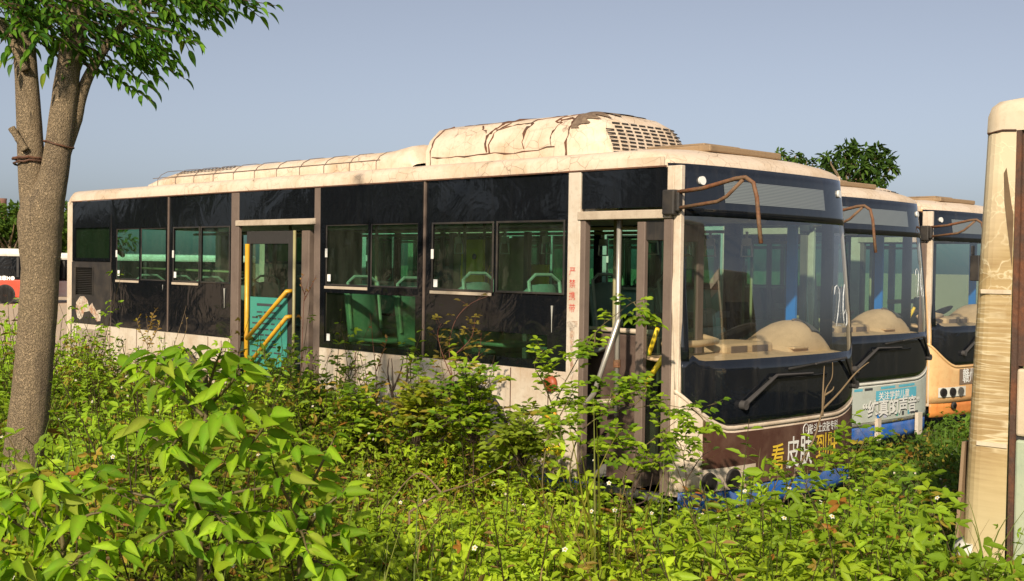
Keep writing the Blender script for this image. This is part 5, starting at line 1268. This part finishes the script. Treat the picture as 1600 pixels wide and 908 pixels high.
for i, (lab, lns, Lf, per, dk, lt, mt, cp) in enumerate([
  ('spindly leafy weed standing before the lower green window, left one', [[(548,640,10.6),(545,590,10.6),(540,550,10.6),(535,520,10.6)],[(545,590,10.6),(530,570,10.6),(522,565,10.6)],[(545,600,10.6),(560,575,10.6),(572,570,10.6)]], .055, 12, G1, G2, CANE, 3),
  ('thin reddish weed before the lower green window, right of the leafy one', [[(590,650,10.6),(588,590,10.6),(583,540,10.6),(580,505,10.6),(578,490,10.6)],[(588,580,10.6),(600,545,10.6),(606,525,10.6)]], .045, 10, (.16,.09,.03), (.26,.16,.04), REDTWIG, 1),
  ('leafy upright weed at the joint between the window panes', [[(640,660,10.3),(638,600,10.3),(636,560,10.3),(640,535,10.3)],[(638,600,10.3),(655,570,10.3),(660,555,10.3)]], .055, 14, G1, G2, CANE, 3),
  ('tall rust tinged weed bending right under the front side window', [[(712,660,10.0),(706,590,10.0),(702,540,10.0),(712,500,10.0),(735,475,10.0),(762,463,10.0)],[(706,590,10.0),(690,550,10.0),(684,520,10.0),(690,505,10.0)],[(704,560,10.0),(735,530,10.0),(742,500,10.0)],[(706,590,10.0),(745,560,10.0),(752,520,10.0)]], .05, 16, (.12,.09,.02), (.26,.22,.035), REDTWIG, 3),
  ('leafy weed in front of the front wheel arch', [[(700,680,9.6),(698,620,9.6),(690,570,9.6),(688,540,9.6)],[(698,620,9.6),(672,600,9.6),(660,570,9.6)],[(698,630,9.6),(730,600,9.6),(745,585,9.6)]], .058, 16, G1, G2, CANE, 3),
  ('yellow brown withered shrub top in front of the rear black panes', [[(232,610,13.4),(230,560,13.4),(231,520,13.4),(228,490,13.4)],[(231,540,13.4),(215,505,13.4),(222,490,13.4)],[(231,545,13.4),(248,510,13.4),(250,500,13.4)],[(231,520,13.4),(240,490,13.4),(245,483,13.4)]], .05, 16, (.22,.13,.03), (.34,.24,.05), TWIG, 1),
  ('twiggy dark green shrub in front of the engine grille', [[(150,620,14.0),(155,570,14.0),(160,540,14.0),(172,520,14.0)],[(155,580,14.0),(135,545,14.0),(128,530,14.0)],[(155,570,14.0),(185,550,14.0),(195,530,14.0)],[(155,590,14.0),(110,560,14.0),(100,550,14.0)]], .045, 22, (.05,.07,.018), (.13,.14,.03), DARKTWIG, 1),
  ('bare dry stalks leaning before the rear skirt panel', [[(258,590,13.0),(272,540,13.0),(285,500,13.0),(291,478,13.0)],[(258,590,13.0),(290,520,13.0),(289,490,13.0)]], .035, 5, (.25,.16,.06), (.34,.24,.08), TWIG, 1),
  ('leafless red brown stalk standing before the folded door leaf', [[(468,620,11.5),(472,540,11.6),(475,470,11.7),(480,445,11.7),(483,432,11.7)],[(475,470,11.7),(490,440,11.7),(494,430,11.7)],[(476,460,11.7),(470,440,11.7),(476,428,11.7)]], .035, 5, (.20,.10,.03), (.28,.17,.05), REDTWIG, 1),
  ('fresh green weed clump at the right end of the brown banner', [[(1320,780,8.6),(1318,740,8.6),(1322,690,8.6),(1318,660,8.6)],[(1318,740,8.6),(1345,700,8.5),(1352,680,8.5)],[(1318,750,8.6),(1295,715,8.5),(1290,690,8.5)],[(1320,760,8.6),(1360,740,8.4),(1380,715,8.4)]], .075, 16, G1, G2, CANE, 3),
  ('leafy weed growing up in front of the headlamps', [[(1190,830,7.4),(1192,790,7.5),(1185,740,7.6),(1188,700,7.7)],[(1192,790,7.5),(1215,750,7.6),(1210,730,7.6)],[(1192,800,7.5),(1165,765,7.5),(1160,750,7.5)]], .055, 12, G1, G2, CANE, 3),
  ('leafy weed in front of the yellow and white banner characters', [[(1262,830,7.6),(1258,780,7.7),(1262,735,7.8),(1255,700,7.9)],[(1258,780,7.7),(1235,745,7.8),(1225,730,7.8)],[(1258,770,7.7),(1285,735,7.8),(1290,715,7.8)]], .058, 12, G1, G2, CANE, 3),
  ('weed with dark green leaves before the cream front corner', [[(1068,800,8.2),(1072,750,8.3),(1068,710,8.4),(1075,690,8.4)],[(1072,750,8.3),(1095,715,8.4),(1110,705,8.4)]], .05, 10, (.07,.11,.02), (.16,.22,.025), DARKTWIG, 3),
  ('broad patch of nettle like weeds left of the faded bus', [[(1400,860,6.4),(1402,800,6.5),(1398,750,6.6)],[(1402,820,6.5),(1430,770,6.6),(1440,755,6.6)],[(1402,820,6.5),(1375,780,6.5),(1365,765,6.5)],[(1402,840,6.4),(1450,810,6.4),(1465,790,6.4)],[(1402,830,6.4),(1360,820,6.3),(1345,805,6.3)]], .08, 16, G1, G2, CANE, 3),
  ]):
    cane('tall_weed', lab, 'weed', lns, Lf, per, dk, lt, mt, .005, cp, None, .04)
def twigs(name, label, lines, mat, r0=.007):
    Q0 = pxline(lines[0]); r = plant_root(name, label, 'twig', to_ground(Q0[0])); m = MB()
    for i, l in enumerate(lines):
        q = pxline(l); q = np.vstack([to_ground(q[0]), q]) if i == 0 else q; K = len(q); m.tube(q, [max(.0016, r0*(1-.75*k/K)) for k in range(K)], 5)
    rel(m.build('twig', mat, None, True), r)
twigs('dry_twig', 'pale forked dead twig standing up in front of the banner and wiper', [[(1218,800,7.9),(1245,735,8.0),(1270,690,8.1),(1285,640,8.2),(1290,610,8.2),(1300,590,8.3),(1301,566,8.3)],[(1288,618,8.2),(1300,610,8.2),(1303,604,8.2)],[(1285,640,8.2),(1310,615,8.3),(1335,585,8.4),(1352,570,8.4),(1358,566,8.4)],[(1285,650,8.2),(1286,610,8.2),(1288,572,8.3)]], TWIG, .009)
twigs('dry_twig', 'dark dead stems standing below the front door', [[(985,800,7.8),(990,750,7.9),(994,700,7.9),(992,690,7.9)],[(990,770,7.9),(1003,735,7.9),(1008,715,7.9)],[(985,790,7.8),(1010,780,7.8),(1020,740,7.9)],[(985,800,7.8),(975,760,7.8),(978,735,7.8)]], DARKTWIG, .007)
twigs('dry_twig', 'dark withered stalks standing before the white skirt left of the front wheel', [[(612,650,10.2),(614,600,10.2),(612,560,10.2)],[(613,620,10.2),(606,585,10.2),(608,560,10.2)],[(614,610,10.2),(626,580,10.2),(630,560,10.2)],[(612,640,10.2),(634,600,10.2),(637,572,10.2)]], DARKTWIG, .010)
twigs('dry_twig', 'brown dead branch lying slantwise over the weeds in the centre', [[(640,800,5.6),(690,770,5.7),(735,755,5.8),(800,720,6.0)],[(690,770,5.7),(650,740,5.8),(590,810,5.5)]], TWIG, .006)
def tuft(label, cx, cy, D, n, L, col0, col1, W=.012, spread=.08, bend=(.2, 1.4), lean=(0, 0)):
    b = at(cx, cy, D); b[2] = float(ground_z(b[0], b[1]))-.02; N = n; az = rng.random(N)*2*PI; lv = Leaves()
    base = np.stack([rng.normal(0, spread, N), rng.normal(0, spread, N), np.zeros(N)], 1); dd = np.stack([np.cos(az)+lean[0], np.sin(az)+lean[1], az*0], 1)
    lv.blades(base, dd, L*rng.uniform(.5, 1.1, N), W*rng.uniform(.6, 1.2, N), rng.uniform(*bend, N), greens(N, col0, col1, 1, .06, (.34,.25,.09)), 9)
    o = lv.build('grass_tuft', LEAF); o.location = tuple(b); tag(o, label, 'grass')
tuft('tuft of long arching green blades at the foot of the forked trunk', 45, 860, 4.6, 46, .85, (.07,.14,.015), (.18,.27,.03), .016)
tuft('tuft of tall yellow green blades in the centre foreground', 935, 905, 4.7, 34, .95, (.16,.18,.02), (.30,.28,.04), .011, .06, (.05, .9))
tuft('tuft of fine grass left of centre at the bottom edge', 700, 905, 4.4, 40, .62, (.08,.15,.015), (.2,.27,.03), .009)
tuft('tuft of long blades in front of the faded bus bumper', 1555, 905, 5.2, 40, .75, (.08,.12,.02), (.20,.24,.05), .010, .07, (.3, 1.6), (-.4, 0))
tuft('tuft of bright grass at the bottom right beside the faded bus', 1475, 880, 5.4, 50, .62, (.08,.16,.015), (.2,.3,.03), .010)
tuft('tuft of green blades at the bottom edge right of the yellow one', 1040, 890, 4.9, 36, .62, (.09,.17,.015), (.2,.3,.03), .010)
tuft('tuft of bright grass under the orange bus corner', 1475, 690, 13.5, 90, .42, (.06,.14,.012), (.15,.26,.02), .012, .14)
